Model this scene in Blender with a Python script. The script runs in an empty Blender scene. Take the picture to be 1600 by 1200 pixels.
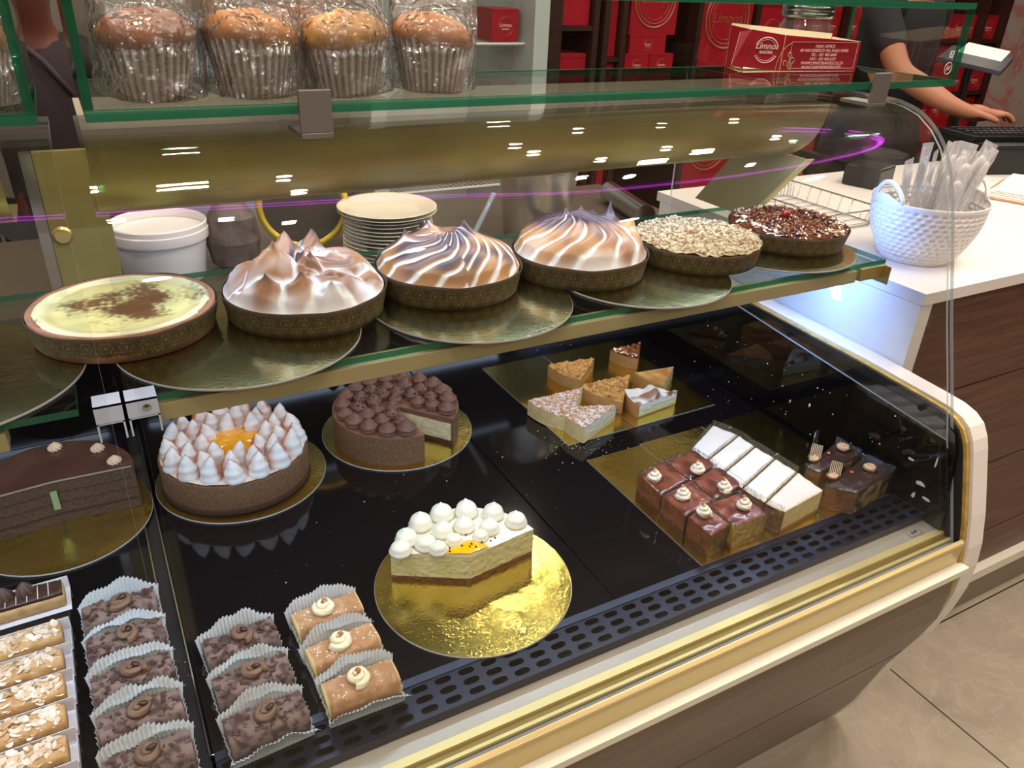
import bpy, bmesh, math, random
import numpy as np
from mathutils import Matrix, Vector, noise as mnoise
PI = math.pi
R_ = random.Random(7)
SC = bpy.context.scene
COL = SC.collection
Z0 = 0.65            # the cake deck is 0.65 m above the shop floor; everything below is given relative to the deck

# ------------------------------------------------------------------ camera
cam_d = bpy.data.cameras.new('camera'); cam = bpy.data.objects.new('camera', cam_d); COL.objects.link(cam)
cam_d.sensor_width = 36; cam_d.lens = 36*1216/1600; cam_d.clip_start = .01; cam_d.clip_end = 60
_A = np.array([[0.87853135, -0.19387288, 0.43657299], [-0.47616018, -0.42838146, 0.76795886], [0.03813338, -0.88255461, -0.46866108]])
_m = Matrix.Identity(4)
for i in range(3):
    _m[i][0] = _A[i][0]; _m[i][1] = -_A[i][1]; _m[i][2] = -_A[i][2]
_m.translation = Vector((0, 0, .85+Z0))
cam.matrix_world = _m
SC.camera = cam
# ------------------------------------------------------------------ world, exposure
w = bpy.data.worlds.new('world'); SC.world = w; w.use_nodes = True
w.node_tree.nodes['Background'].inputs[0].default_value = (1.0, .86, .72, 1)
w.node_tree.nodes['Background'].inputs[1].default_value = .33
SC.view_settings.view_transform = 'Standard'; SC.view_settings.look = 'None'
SC.view_settings.exposure = 0.0; SC.view_settings.gamma = 1; SC.view_settings.use_curve_mapping = False
SC.cycles.transparent_max_bounces = 40; SC.cycles.max_bounces = 8; SC.cycles.glossy_bounces = 5
SC.cycles.caustics_reflective = False; SC.cycles.caustics_refractive = False
SC.cycles.sample_clamp_indirect = 4

def area(name, loc, size, energy, color, rot=(0,0,0), shape='RECTANGLE', size_y=None, spread=PI):
    l = bpy.data.lights.new(name, 'AREA'); l.shape = shape; l.size = size
    if size_y: l.size_y = size_y
    l.energy = energy; l.color = color; l.spread = spread
    o = bpy.data.objects.new(name, l); COL.objects.link(o); o.location = (loc[0], loc[1], loc[2]+Z0); o.rotation_euler = rot
    return o
COOL = (.60, .76, 1.0); WARM = (1, .895, .75)
# case LEDs: under the hood and under the front of the glass shelf
area('hood_led_light', (.62, 1.035, .572), 1.1, 1.7, COOL, size_y=.02)
area('hood_led_light', (-.62, 1.035, .572), 1.1, 1.7, COOL, size_y=.02)
area('shelf_led_light', (.62, .876, .379), 1.16, 3.8, COOL, size_y=.02, rot=(math.radians(26),0,0))
area('shelf_led_light', (-.62, .876, .379), 1.1, 3.4, COOL, size_y=.02, rot=(math.radians(20),0,0))
area('side_panel_blue_fill', (1.225, .98, .40), .26, 1.9, (.16, .34, 1.0), size_y=.02, rot=(0, math.radians(-65), 0))  # added fill lamp, turns the till counter's white side panel blue
# shop ceiling lamps: the nearer ones are what the curved glass mirrors
for (x, y) in [(-2.2,-1.6),(-1,-1.8),(.2,-1.6),(1.4,-1.8),(2.6,-1.6),(-1.6,-.6),(3.2,-.7),(-1,1.7),(.3,2.3),(3.4,1.6),(4.4,.6),(3.4,2.6),(4.6,2.7),(1.7,2.9)]:
    area('ceiling_spot_light', (x, y, 1.93), .11, 14 if y < 0 else 9.5, WARM, shape='DISK')
for (x, y) in [(.03,.93),(.47,.86),(.06,.24),(.34,.01),(.55,-.28),(.51,.52),(1.2,1.27),(1.23,1.01),(1.66,1.97),(2.05,1.97),(2.43,1.97),(1.47,.69),(1.73,.86),(2.23,.93),(2.31,.77),(2.27,.13),(1.7,.13),(1.47,.24),(-.5,.6),(-.4,-.3)]:
    area('ceiling_downlight', (x, y, 1.93), .045, 3.2, WARM, shape='DISK')
for (x, y, s_) in [(.22,.86,.12),(1.70,.52,.12),(1.89,.69,.10),(2.67,.78,.22)]:
    area('ceiling_panel_light', (x, y, 1.93), s_, 5.5, WARM, size_y=.05)

# ------------------------------------------------------------------ materials
def lin(c):
    return tuple(((v/255)/12.92 if v/255 <= .04045 else ((v/255+.055)/1.055)**2.4) for v in c)+(1,)
class NT:
    def __init__(s, name):
        s.m = bpy.data.materials.new(name); s.m.use_nodes = True; s.t = s.m.node_tree; s.n = s.t.nodes; s.l = s.t.links
        s.b = s.n['Principled BSDF']; s.out = s.n['Material Output']
    def node(s, ty, **k):
        n = s.n.new(ty)
        for a, v in k.items(): setattr(n, a, v)
        return n
    def put(s, src, dst):
        if hasattr(src, 'is_linked') or hasattr(src, 'links'): s.l.new(src, dst)
        else: dst.default_value = src
    def math(s, op, a, b=0.0, c=None):
        n = s.node('ShaderNodeMath', operation=op); s.put(a, n.inputs[0]); s.put(b, n.inputs[1])
        if c is not None: s.put(c, n.inputs[2])
        return n.outputs[0]
    def noise(s, scale, detail=3, vec=None, rough=.55, dist=0):
        n = s.node('ShaderNodeTexNoise'); n.inputs['Scale'].default_value = scale; n.inputs['Detail'].default_value = detail
        n.inputs['Roughness'].default_value = rough; n.inputs['Distortion'].default_value = dist
        s.l.new(vec if vec is not None else s.co(), n.inputs['Vector']); return n.outputs['Fac']
    def co(s, which='Object'):
        if not hasattr(s, '_tc'): s._tc = s.node('ShaderNodeTexCoord')
        return s._tc.outputs[which]
    def ramp(s, fac, stops):
        n = s.node('ShaderNodeValToRGB'); e = n.color_ramp.elements
        while len(e) < len(stops): e.new(.5)
        for q, (p, c) in zip(e, stops): q.position = p; q.color = c
        s.l.new(fac, n.inputs[0]); return n.outputs[0]
    def mix(s, f, a, b, mode='MIX'):
        n = s.node('ShaderNodeMix', data_type='RGBA', blend_type=mode)
        s.put(f, n.inputs['Factor']); s.put(a, n.inputs[6]); s.put(b, n.inputs[7]); return n.outputs[2]
    def bump(s, h, strength=.3, dist=.002):
        n = s.node('ShaderNodeBump'); n.inputs['Strength'].default_value = strength; n.inputs['Distance'].default_value = dist
        s.l.new(h, n.inputs['Height']); s.l.new(n.outputs[0], s.b.inputs['Normal']); return n
    def base(s, c): s.put(c, s.b.inputs['Base Color'])
    def set(s, **k):
        for a, v in k.items(): s.b.inputs[a.replace('_', ' ')].default_value = v
MATS = {}
def mat(name, c, rough=.5, metal=0, spec=.5, var=0, nscale=40, bump=0, bdist=.002, bscale=None, coat=0, sss=0, c2=None, stops=(.35,.65)):
    if name in MATS: return MATS[name]
    t = NT(name); t.set(Roughness=rough, Metallic=metal, Specular_IOR_Level=spec, Coat_Weight=coat)
    if coat: t.set(Coat_Roughness=.08)
    C = lin(c)
    if c2 is not None or var:
        C2 = lin(c2) if c2 is not None else tuple(v*(1-var) for v in C[:3])+(1,)
        t.base(t.ramp(t.noise(nscale, 5), [(stops[0], C2), (stops[1], C)]))
    else: t.base(C)
    if bump: t.bump(t.noise(bscale or nscale, 4), bump, bdist)
    if sss:
        t.set(Subsurface_Weight=sss, Subsurface_Scale=.01); t.b.inputs['Subsurface Radius'].default_value = (1, .8, .6)
    MATS[name] = t.m; return t.m
def vcol(name, rough=.5, spec=.4, nscale=150, amt=.25, bump=.3, bdist=.001, coat=0, sss=0, bscale=None):
    if name in MATS: return MATS[name]
    t = NT(name); t.set(Roughness=rough, Specular_IOR_Level=spec, Coat_Weight=coat)
    a = t.node('ShaderNodeAttribute', attribute_name='Col')
    n = t.noise(nscale, 4)
    t.base(t.mix(t.math('MULTIPLY', n, amt), a.outputs['Color'], (.02, .012, .008, 1)))
    t.bump(t.noise(bscale or nscale, 4), bump, bdist)
    if sss:
        t.set(Subsurface_Weight=sss, Subsurface_Scale=.008); t.b.inputs['Subsurface Radius'].default_value = (1, .8, .6)
    MATS[name] = t.m; return t.m
def clear(name, tint=(.97, .985, .975), f0=.045, rough=.01, haze=0, hazecol=(.8, .8, .8), bump=None):
    """clear pane or film: straight-through light plus a Schlick reflection"""
    if name in MATS: return MATS[name]
    t = NT(name); t.n.remove(t.b)
    lw = t.node('ShaderNodeLayerWeight'); lw.inputs['Blend'].default_value = .5
    p = t.math('POWER', lw.outputs['Facing'], 5.0); f = t.math('MULTIPLY_ADD', p, 1-f0, f0)
    tr = t.node('ShaderNodeBsdfTransparent'); tr.inputs[0].default_value = tint+(1,)
    gl = t.node('ShaderNodeBsdfGlossy'); gl.inputs['Roughness'].default_value = rough
    if bump:
        b = t.node('ShaderNodeBump'); b.inputs['Strength'].default_value = bump[0]; b.inputs['Distance'].default_value = bump[1]
        t.l.new(t.noise(bump[2], 3), b.inputs['Height']); t.l.new(b.outputs[0], gl.inputs['Normal']); t.l.new(b.outputs[0], lw.inputs['Normal'])
    ms = t.node('ShaderNodeMixShader'); t.l.new(f, ms.inputs[0]); t.l.new(tr.outputs[0], ms.inputs[1]); t.l.new(gl.outputs[0], ms.inputs[2])
    o = ms.outputs[0]
    if haze:
        d = t.node('ShaderNodeBsdfDiffuse'); d.inputs[0].default_value = hazecol+(1,)
        m2 = t.node('ShaderNodeMixShader'); m2.inputs[0].default_value = haze
        t.l.new(o, m2.inputs[1]); t.l.new(d.outputs[0], m2.inputs[2]); o = m2.outputs[0]
    t.l.new(o, t.out.inputs[0]); MATS[name] = t.m; return t.m

GLASS = clear('case_glass', (.985, .99, .985), .04)
SHELFGLASS = clear('shelf_glass', (.90, .95, .92), .06)
BOXGLASS = clear('box_glass', (.97, .985, .975), .04)
EDGE = clear('glass_edge_green', (.10, .42, .26), .05, .1, haze=.45, hazecol=(.035, .20, .11))
EDGEW = clear('glass_edge_pale', (.80, .86, .84), .08, .1, haze=.5, hazecol=(.55, .6, .62))
FILM = clear('clear_film', (.985, .98, .98), .04, .12, haze=.012, bump=(1, .02, 90))
BAGFILM = clear('plastic_bag_film', (.985, .98, .98), .10, .10, haze=.03, hazecol=(.9, .82, .80), bump=(1, .035, 38))

def gold_board():
    t = NT('gold_foil'); t.set(Metallic=1, Roughness=.17)
    t.base(t.ramp(t.noise(9, 3), [(.3, lin((236, 206, 104))), (.7, lin((248, 224, 132)))]))
    t.bump(t.math('ADD', t.noise(260, 2), t.math('MULTIPLY', t.noise(30, 2), 2.0)), .3, .0014)
    return t.m
GOLD = gold_board()
def gold_board2():
    t = NT('pale_gold_foil'); t.set(Metallic=1, Roughness=.15)
    t.base(t.ramp(t.noise(9, 3), [(.3, lin((196, 194, 136))), (.7, lin((220, 218, 164)))]))
    t.bump(t.math('ADD', t.noise(200, 2), t.math('MULTIPLY', t.noise(22, 2), 2.0)), .2, .0012)
    return t.m
GOLD2 = gold_board2()
BOARDEDGE = mat('board_edge', (170, 168, 165), .5)
ANOD = mat('gold_anodised', (196, 172, 108), .35, metal=.75)
ANODL = mat('gold_anodised_light', (222, 206, 140), .35, metal=.4)
ANODD = mat('gold_anodised_dark', (140, 120, 64), .4, metal=.5)
HOODM = mat('hood_gold', (158, 148, 92), .36, metal=.5, var=.25, nscale=4)
OLIVE = mat('olive_profile', (172, 160, 118), .45, metal=.3)
def black_gloss(name, c, rough):
    t = NT(name); t.set(Roughness=rough, Specular_IOR_Level=.6); t.base(lin(c))
    # fine dust and crumbs lying on the plate
    n = t.noise(420, 1); t.base(t.mix(t.math('GREATER_THAN', n, .80), lin(c), lin((150, 140, 120))))
    return t.m
DECK = black_gloss('deck_black', (14, 13, 17), .07)
ENDBLK = black_gloss('end_panel_black', (10, 9, 11), .05)
RUBBER = mat('black_rubber', (12, 12, 12), .6)
VENTM = mat('vent_metal_led_tinted', (28, 31, 48), .3, metal=.3)  # bluish LED reflection is put into the dark metal's colour
WHITEL = mat('white_laminate', (216, 210, 202), .35)
CREAML = mat('cream_ledge', (220, 216, 196), .35)
GREYW = mat('tray_grey_white', (176, 172, 158), .3, metal=.3)
CHROME = mat('brushed_steel', (190, 190, 190), .22, metal=1)
GREYMETAL = mat('satin_grey_metal', (150, 142, 138), .35, metal=.7)
def woodm(name, a, b, sc=(1.2, 12, 22)):
    t = NT(name); t.set(Roughness=.42)
    mp = t.node('ShaderNodeMapping'); mp.inputs['Scale'].default_value = sc; t.l.new(t.co(), mp.inputs[0])
    t.base(t.ramp(t.noise(3.5, 6, mp.outputs[0], .6, .6), [(.3, lin(a)), (.7, lin(b))])); t.m.name = name
    return t.m
WOOD = woodm('case_brown_laminate', (98, 83, 68), (118, 101, 84))
WOODD = woodm('counter_dark_walnut', (66, 40, 30), (104, 68, 50))
SHELFW = woodm('shelf_dark_wood', (34, 16, 12), (62, 32, 24))
def marble():
    t = NT('floor_marble_tile'); t.set(Roughness=.28)
    n = t.noise(2.2, 9, None, .62, 1.6)
    c = t.ramp(n, [(.28, lin((142, 132, 114))), (.5, lin((158, 147, 128))), (.75, lin((176, 165, 145)))])
    v = t.ramp(t.noise(3.4, 7, None, .6, 3.0), [(.47, (0, 0, 0, 1)), (.5, (1, 1, 1, 1)), (.53, (0, 0, 0, 1))])
    c = t.mix(t.math('MULTIPLY', v, .16), c, lin((204, 196, 178)))
    sx = t.node('ShaderNodeSeparateXYZ'); t.l.new(t.co(), sx.inputs[0])
    def joint(s, off):
        u = t.math('FRACT', t.math('DIVIDE', t.math('ADD', s, off), .9)); return t.math('LESS_THAN', u, .0045)
    j = t.math('MAXIMUM', joint(sx.outputs[0], 9-1.535), joint(sx.outputs[1], 9+.12))
    t.base(t.mix(j, c, lin((40, 36, 32)))); return t.m
FLOORM = marble()
CREAM = mat('whipped_cream', (236, 226, 190), .5, sss=.15)
WCREAM = mat('white_cream', (226, 222, 202), .5, sss=.15)
CHOCC = mat('chocolate_mousse', (122, 84, 70), .5, var=.2, nscale=60)
DARKCH = mat('dark_chocolate', (52, 34, 28), .3, coat=.3)
PAPERW = mat('white_greaseproof_paper', (214, 222, 226), .7, var=.06, nscale=60)
CARDW = mat('white_card', (226, 226, 232), .6)
CHERRY = mat('glace_cherry', (150, 16, 14), .12, coat=1)
RED = mat('red_carton', (164, 18, 36), .38, var=.12, nscale=3)
REDD = mat('deep_red_print', (140, 16, 30), .4)
CARDIN = mat('carton_inside', (238, 226, 196), .7)
GOLDINK = mat('gold_ink', (176, 132, 92), .4)
PINKINK = mat('pale_pink_ink', (244, 196, 190), .5)
PLASTW = mat('white_plastic', (226, 222, 218), .35, sss=.05)
CERAM = mat('cream_ceramic', (224, 214, 188), .15, coat=.4)
BLACKP = mat('black_plastic', (16, 16, 18), .35)
KEY = mat('key_caps', (34, 34, 38), .4)
WPAPER = mat('office_paper', (220, 216, 206), .7)
TAN = mat('clipboard_brown', (168, 118, 66), .5)
FABB = mat('black_cotton', (20, 19, 24), .85, var=.3, nscale=30)
APRON = mat('apron_brown_black', (38, 28, 30), .85)
SKIN = mat('skin_brown', (156, 102, 72), .5, sss=.1)
SKIND = mat('skin_dark', (96, 52, 38), .5, sss=.1)
HAIR = mat('black_hair', (14, 10, 9), .5)
NAIL = mat('finger_nail', (206, 150, 130), .3)

# ------------------------------------------------------------------ mesh helpers
class MB:
    def __init__(s): s.v = []; s.f = []; s.mi = []; s.c = None; s.uv = None
    def add(s, vs, fs, m=0):
        o = len(s.v); s.v += [tuple(p) for p in vs]; s.f += [tuple(i+o for i in f) for f in fs]; s.mi += [m]*len(fs); return s
    def box(s, x0, x1, y0, y1, z0, z1, m=0):
        v = [(x, y, z) for z in (z0, z1) for y in (y0, y1) for x in (x0, x1)]
        return s.add(v, [(0,2,3,1),(4,5,7,6),(0,1,5,4),(2,6,7,3),(0,4,6,2),(1,3,7,5)], m)
    def prism(s, poly, a0, a1, axis='x', m=0, mcap=None):
        """poly: list of 2D points; axis x: (y,z), axis y: (x,z), axis z: (x,y)"""
        n = len(poly)
        def P(p, a): return (a, p[0], p[1]) if axis == 'x' else ((p[0], a, p[1]) if axis == 'y' else (p[0], p[1], a))
        o = len(s.v); s.v += [P(p, a0) for p in poly]+[P(p, a1) for p in poly]
        for i in range(n):
            j = (i+1) % n; s.f.append((o+i, o+j, o+n+j, o+n+i)); s.mi.append(m)
        s.f.append(tuple(o+i for i in range(n))[::-1]); s.f.append(tuple(o+n+i for i in range(n))); s.mi += [m if mcap is None else mcap]*2
        return s
    def lathe(s, prof, n=32, m=0, cx=0, cy=0, cap=False):
        o = len(s.v); k = len(prof)
        for i in range(n):
            a = 2*PI*i/n
            for r, z in prof: s.v.append((cx+r*math.cos(a), cy+r*math.sin(a), z))
        for i in range(n):
            j = (i+1) % n
            for q in range(k-1): s.f.append((o+i*k+q, o+j*k+q, o+j*k+q+1, o+i*k+q+1)); s.mi.append(m)
        if cap:
            s.f.append(tuple(o+i*k for i in range(n))[::-1]); s.mi.append(m)
        return s
    def tube(s, pts, r, n=8, m=0, closed=False):
        pts = [Vector(p) for p in pts]; k = len(pts); o = len(s.v); up = None
        for i, p in enumerate(pts):
            d = (pts[(i+1) % k]-pts[i-1]) if closed else (pts[min(i+1, k-1)]-pts[max(i-1, 0)])
            d.normalize()
            if up is None: up = d.orthogonal().normalized()
            up = (up-d*up.dot(d)).normalized(); b = d.cross(up)
            rr = r[i] if hasattr(r, '__len__') else r
            for q in range(n):
                a = 2*PI*q/n; s.v.append(tuple(p+up*math.cos(a)*rr+b*math.sin(a)*rr))
        for i in range(k if closed else k-1):
            j = (i+1) % k
            for q in range(n):
                t = (q+1) % n; s.f.append((o+i*n+q, o+i*n+t, o+j*n+t, o+j*n+q)); s.mi.append(m)
        if not closed:
            s.f.append(tuple(o+q for q in range(n))[::-1]); s.f.append(tuple(o+(k-1)*n+q for q in range(n))); s.mi += [m, m]
        return s
    def build(s, name, mats, parent=None, loc=(0,0,0), smooth=False, cols=None, uv=None, bevel=0, rot=None, auto=None):
        me = bpy.data.meshes.new(name); me.from_pydata(s.v, [], s.f)
        if not isinstance(mats, (list, tuple)): mats = [mats]
        for q in mats: me.materials.append(q)
        me.polygons.foreach_set('material_index', s.mi)
        if cols is not None:
            a = me.color_attributes.new('Col', 'FLOAT_COLOR', 'POINT'); arr = np.ones((len(s.v), 4)); arr[:, :3] = np.asarray(cols)[:, :3]
            a.data.foreach_set('color', arr.ravel())
        if uv is not None:
            l = me.uv_layers.new(name='UVMap'); ii = np.zeros(len(me.loops), dtype=int); me.loops.foreach_get('vertex_index', ii)
            l.data.foreach_set('uv', np.asarray(uv, dtype=float)[ii].ravel())
        if bevel:
            bm = bmesh.new(); bm.from_mesh(me); bmesh.ops.remove_doubles(bm, verts=bm.verts, dist=1e-6)
            es = [e for e in bm.edges if len(e.link_faces) == 2 and e.calc_face_angle(0) > .6]
            bmesh.ops.bevel(bm, geom=es, offset=bevel, segments=2, affect='EDGES', profile=.6); bm.to_mesh(me); bm.free()
        bm = bmesh.new(); bm.from_mesh(me); bmesh.ops.recalc_face_normals(bm, faces=bm.faces); bm.to_mesh(me); bm.free()
        if smooth: me.polygons.foreach_set('use_smooth', [True]*len(me.polygons))
        if auto:
            me.polygons.foreach_set('use_smooth', [True]*len(me.polygons)); me.set_sharp_from_angle(angle=auto)
        me.update()
        o = bpy.data.objects.new(name, me); COL.objects.link(o); o.location = loc
        if rot is not None: o.rotation_euler = rot
        if parent is not None: o.parent = parent
        return o
def tag(o, label, cat, group=None, kind=None):
    o['label'] = label; o['category'] = cat
    if group: o['group'] = group
    if kind: o['kind'] = kind
    return o
def thing(name, label, cat, loc=(0,0,0), rz=0, group=None):
    o = bpy.data.objects.new(name, None); o.empty_display_size = .05; COL.objects.link(o); o.location = loc; o.rotation_euler = (0, 0, rz)
    return tag(o, label, cat, group)
def structure(o): o['kind'] = 'structure'; return o
def copytree(o, parent=None):
    c = o.copy(); COL.objects.link(c)
    if parent is not None: c.parent = parent
    for ch in list(o.children): copytree(ch, c)
    return c
def nz(x, y, z=0, s=1): return mnoise.noise(Vector((x*s, y*s, z*s)))
def lerp(a, b, t): return tuple(a[i]*(1-t)+b[i]*t for i in range(3))
def clamp(x, a=0, b=1): return max(a, min(b, x))
def sst(a, b, x): t = clamp((x-a)/(b-a)); return t*t*(3-2*t)
def disc(hf, cf, R, nr=40, nt=120, a0=0, a1=2*PI, rmin=0):
    """polar height field; hf(x,y,r,a)->z ; cf(...)->colour.  Returns verts, faces, cols"""
    full = abs(a1-a0-2*PI) < 1e-6; v = []; c = []; f = []
    na = nt if full else nt+1
    for i in range(na):
        a = a0+(a1-a0)*i/nt; ca, sa = math.cos(a), math.sin(a)
        for k in range(nr+1):
            r = rmin+(R-rmin)*k/nr if k else max(rmin, R*1e-3)
            x, y = r*ca, r*sa; z = hf(x, y, r, a); v.append((x, y, z)); c.append(cf(x, y, z, r, a))
    for i in range(nt):
        j = (i+1) % na
        for k in range(nr): f.append((i*(nr+1)+k, i*(nr+1)+k+1, j*(nr+1)+k+1, j*(nr+1)+k))
    return v, f, c
def text_mesh(name, body, size, m, parent, loc, rot, align='CENTER', shear=0, bold=0):
    cu = bpy.data.curves.new(name, 'FONT'); cu.body = body; cu.size = size; cu.align_x = align; cu.shear = shear; cu.extrude = .0002; cu.offset = bold
    tmp = bpy.data.objects.new('tmp', cu); COL.objects.link(tmp)
    bpy.context.view_layer.update()
    me = bpy.data.meshes.new_from_object(tmp.evaluated_get(bpy.context.evaluated_depsgraph_get()))
    bpy.data.objects.remove(tmp); me.materials.clear(); me.materials.append(m)
    o = bpy.data.objects.new(name, me); COL.objects.link(o); o.parent = parent; o.location = loc; o.rotation_euler = rot
    return o

exec_sections = []
# ================================================================== SHOP SHELL
structure(MB().box(-6, 9, -5, 7, -.70, -.65).build('floor', FLOORM))
CEIL = mat('ceiling_paint', (190, 176, 158), .8); WALLP = mat('wall_paint', (146, 128, 112), .8)
structure(MB().box(-6, 9, -5, 7, 1.95, 2.05).build('ceiling', CEIL))
structure(MB().box(-6, 9, 4.3, 4.42, -.65, 1.95).build('wall_back', mat('wall_dark_brown', (62, 48, 42), .7)))
structure(MB().box(-6, 9, -5.1, -5, -.65, 1.95).build('wall_front', mat('shop_front_dim', (84, 70, 60), .7)))
structure(MB().box(-6.1, -6, -5, 7, -.65, 1.95).build('wall_left', WALLP))
structure(MB().box(9, 9.1, -5, 7, -.65, 1.95).build('wall_right', WALLP))
# ================================================================== DISPLAY CASES
GPROF = [(.572, -.024), (.600, .06), (.628, .144), (.664, .253), (.700, .358), (.732, .460), (.750, .515), (.764, .556), (.780, .592), (.800, .624), (.826, .650), (.858, .670), (.892, .680), (.930, .684), (1.06, .684)]
def refine(P, n=4):
    out = []
    for i in range(len(P)-1):
        p0 = P[max(i-1, 0)]; p1 = P[i]; p2 = P[i+1]; p3 = P[min(i+2, len(P)-1)]
        for k in range(n):
            t = k/n
            out.append(tuple(.5*((2*p1[j])+(-p0[j]+p2[j])*t+(2*p0[j]-5*p1[j]+4*p2[j]-p3[j])*t*t+(-p0[j]+3*p1[j]-3*p2[j]+p3[j])*t**3) for j in (0, 1)))
    return out+[P[-1]]
def offset(P, d):
    o = []
    for i in range(len(P)):
        a = P[max(i-1, 0)]; b = P[min(i+1, len(P)-1)]; dx, dy = b[0]-a[0], b[1]-a[1]; L = math.hypot(dx, dy); o.append((P[i][0]+dy/L*d, P[i][1]-dx/L*d))
    return o
def curved_pane(x0, x1, prof, th, name, parent, mats):
    A = refine(prof); B = offset(A, th); n = len(A); m = MB()
    v = [(x, *p) for x in (x0, x1) for p in A+B]; f = []; N = 2*n
    mi = []
    for i in range(n-1):
        f += [(i, i+1, N+i+1, N+i), (n+i, N+n+i, N+n+i+1, n+i+1)]; mi += [0, 0]
        f += [(i, n+i, n+i+1, i+1), (N+i, N+i+1, N+n+i+1, N+n+i)]; mi += [1, 1]
    f += [(0, N, N+n, n), (n-1, N-1, 2*N-1, N+n-1)]; mi += [1, 1]
    m.v = v; m.f = f; m.mi = mi
    return m.build(name, mats, parent, auto=.5)
def pane_box(name, parent, x0, x1, y0, y1, z0, z1, thin, glass, edge):
    """flat pane: the two big faces are clear, the four rim faces show the green of the glass"""
    m = MB(); m.box(x0, x1, y0, y1, z0, z1, 0)
    ax = {(0,2,3,1): 2, (4,5,7,6): 2, (0,1,5,4): 1, (2,6,7,3): 1, (0,4,6,2): 0, (1,3,7,5): 0}
    m.mi = [0 if ax[f] == thin else 1 for f in m.f]
    return m.build(name, [glass, edge], parent)
def vent(parent, x0, x1):
    m = MB(); pit = .034; rows = [.681, .6635, .646]; hw, hh = .0115, .0052; n = 16
    ys = [.690, .6723, .6548, .637]
    k = int(round((x1-x0)/pit)); xs = [x0+(x1-x0)*i/k for i in range(k+1)]
    for i in range(k):
        for r in range(3):
            cx, cy = (xs[i]+xs[i+1])/2, (ys[r]+ys[r+1])/2; w2, h2 = (xs[i+1]-xs[i])/2, (ys[r]-ys[r+1])/2
            o = len(m.v); outer = []; inner = []
            for q in range(n):
                a = 2*PI*(q+.5)/n; ca, sa = math.cos(a), math.sin(a)
                s = 1/max(abs(ca)/w2, abs(sa)/h2); outer.append((cx+ca*s, cy+sa*s, 0))
                t = 1/((abs(ca)/hw)**5+(abs(sa)/hh)**5)**.2; inner.append((cx+ca*t, cy+sa*t, 0))
            # exact corners so that neighbouring cells meet
            for sx in (-1, 1):
                for sy in (-1, 1):
                    q = min(range(n), key=lambda q: (outer[q][0]-cx-sx*w2)**2+(outer[q][1]-cy-sy*h2)**2); outer[q] = (cx+sx*w2, cy+sy*h2, 0)
            m.v += outer+inner; 
            for q in range(n):
                t = (q+1) % n; m.f.append((o+q, o+t, o+n+t, o+n+q)); m.mi.append(0)
    m.add([(x0, .690, 0), (x1, .690, 0), (x1, .702, .001), (x0, .702, .001)], [(0, 1, 2, 3)])
    o = m.build('vent_grille', VENTM, parent)
    md = o.modifiers.new('t', 'SOLIDIFY'); md.thickness = .0015; md.offset = -1
    MB().box(x0, x1, .634, .6372, -.02, 0).build('vent_lip', VENTM, parent)
BODY = [(.556, -.072), (.548, -.12), (.552, -.19), (.572, -.257), (.588, -.305)]
BODY2 = [(.590, -.3115), (.613, -.373), (.652, -.525), (.682, -.60)]
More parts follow.
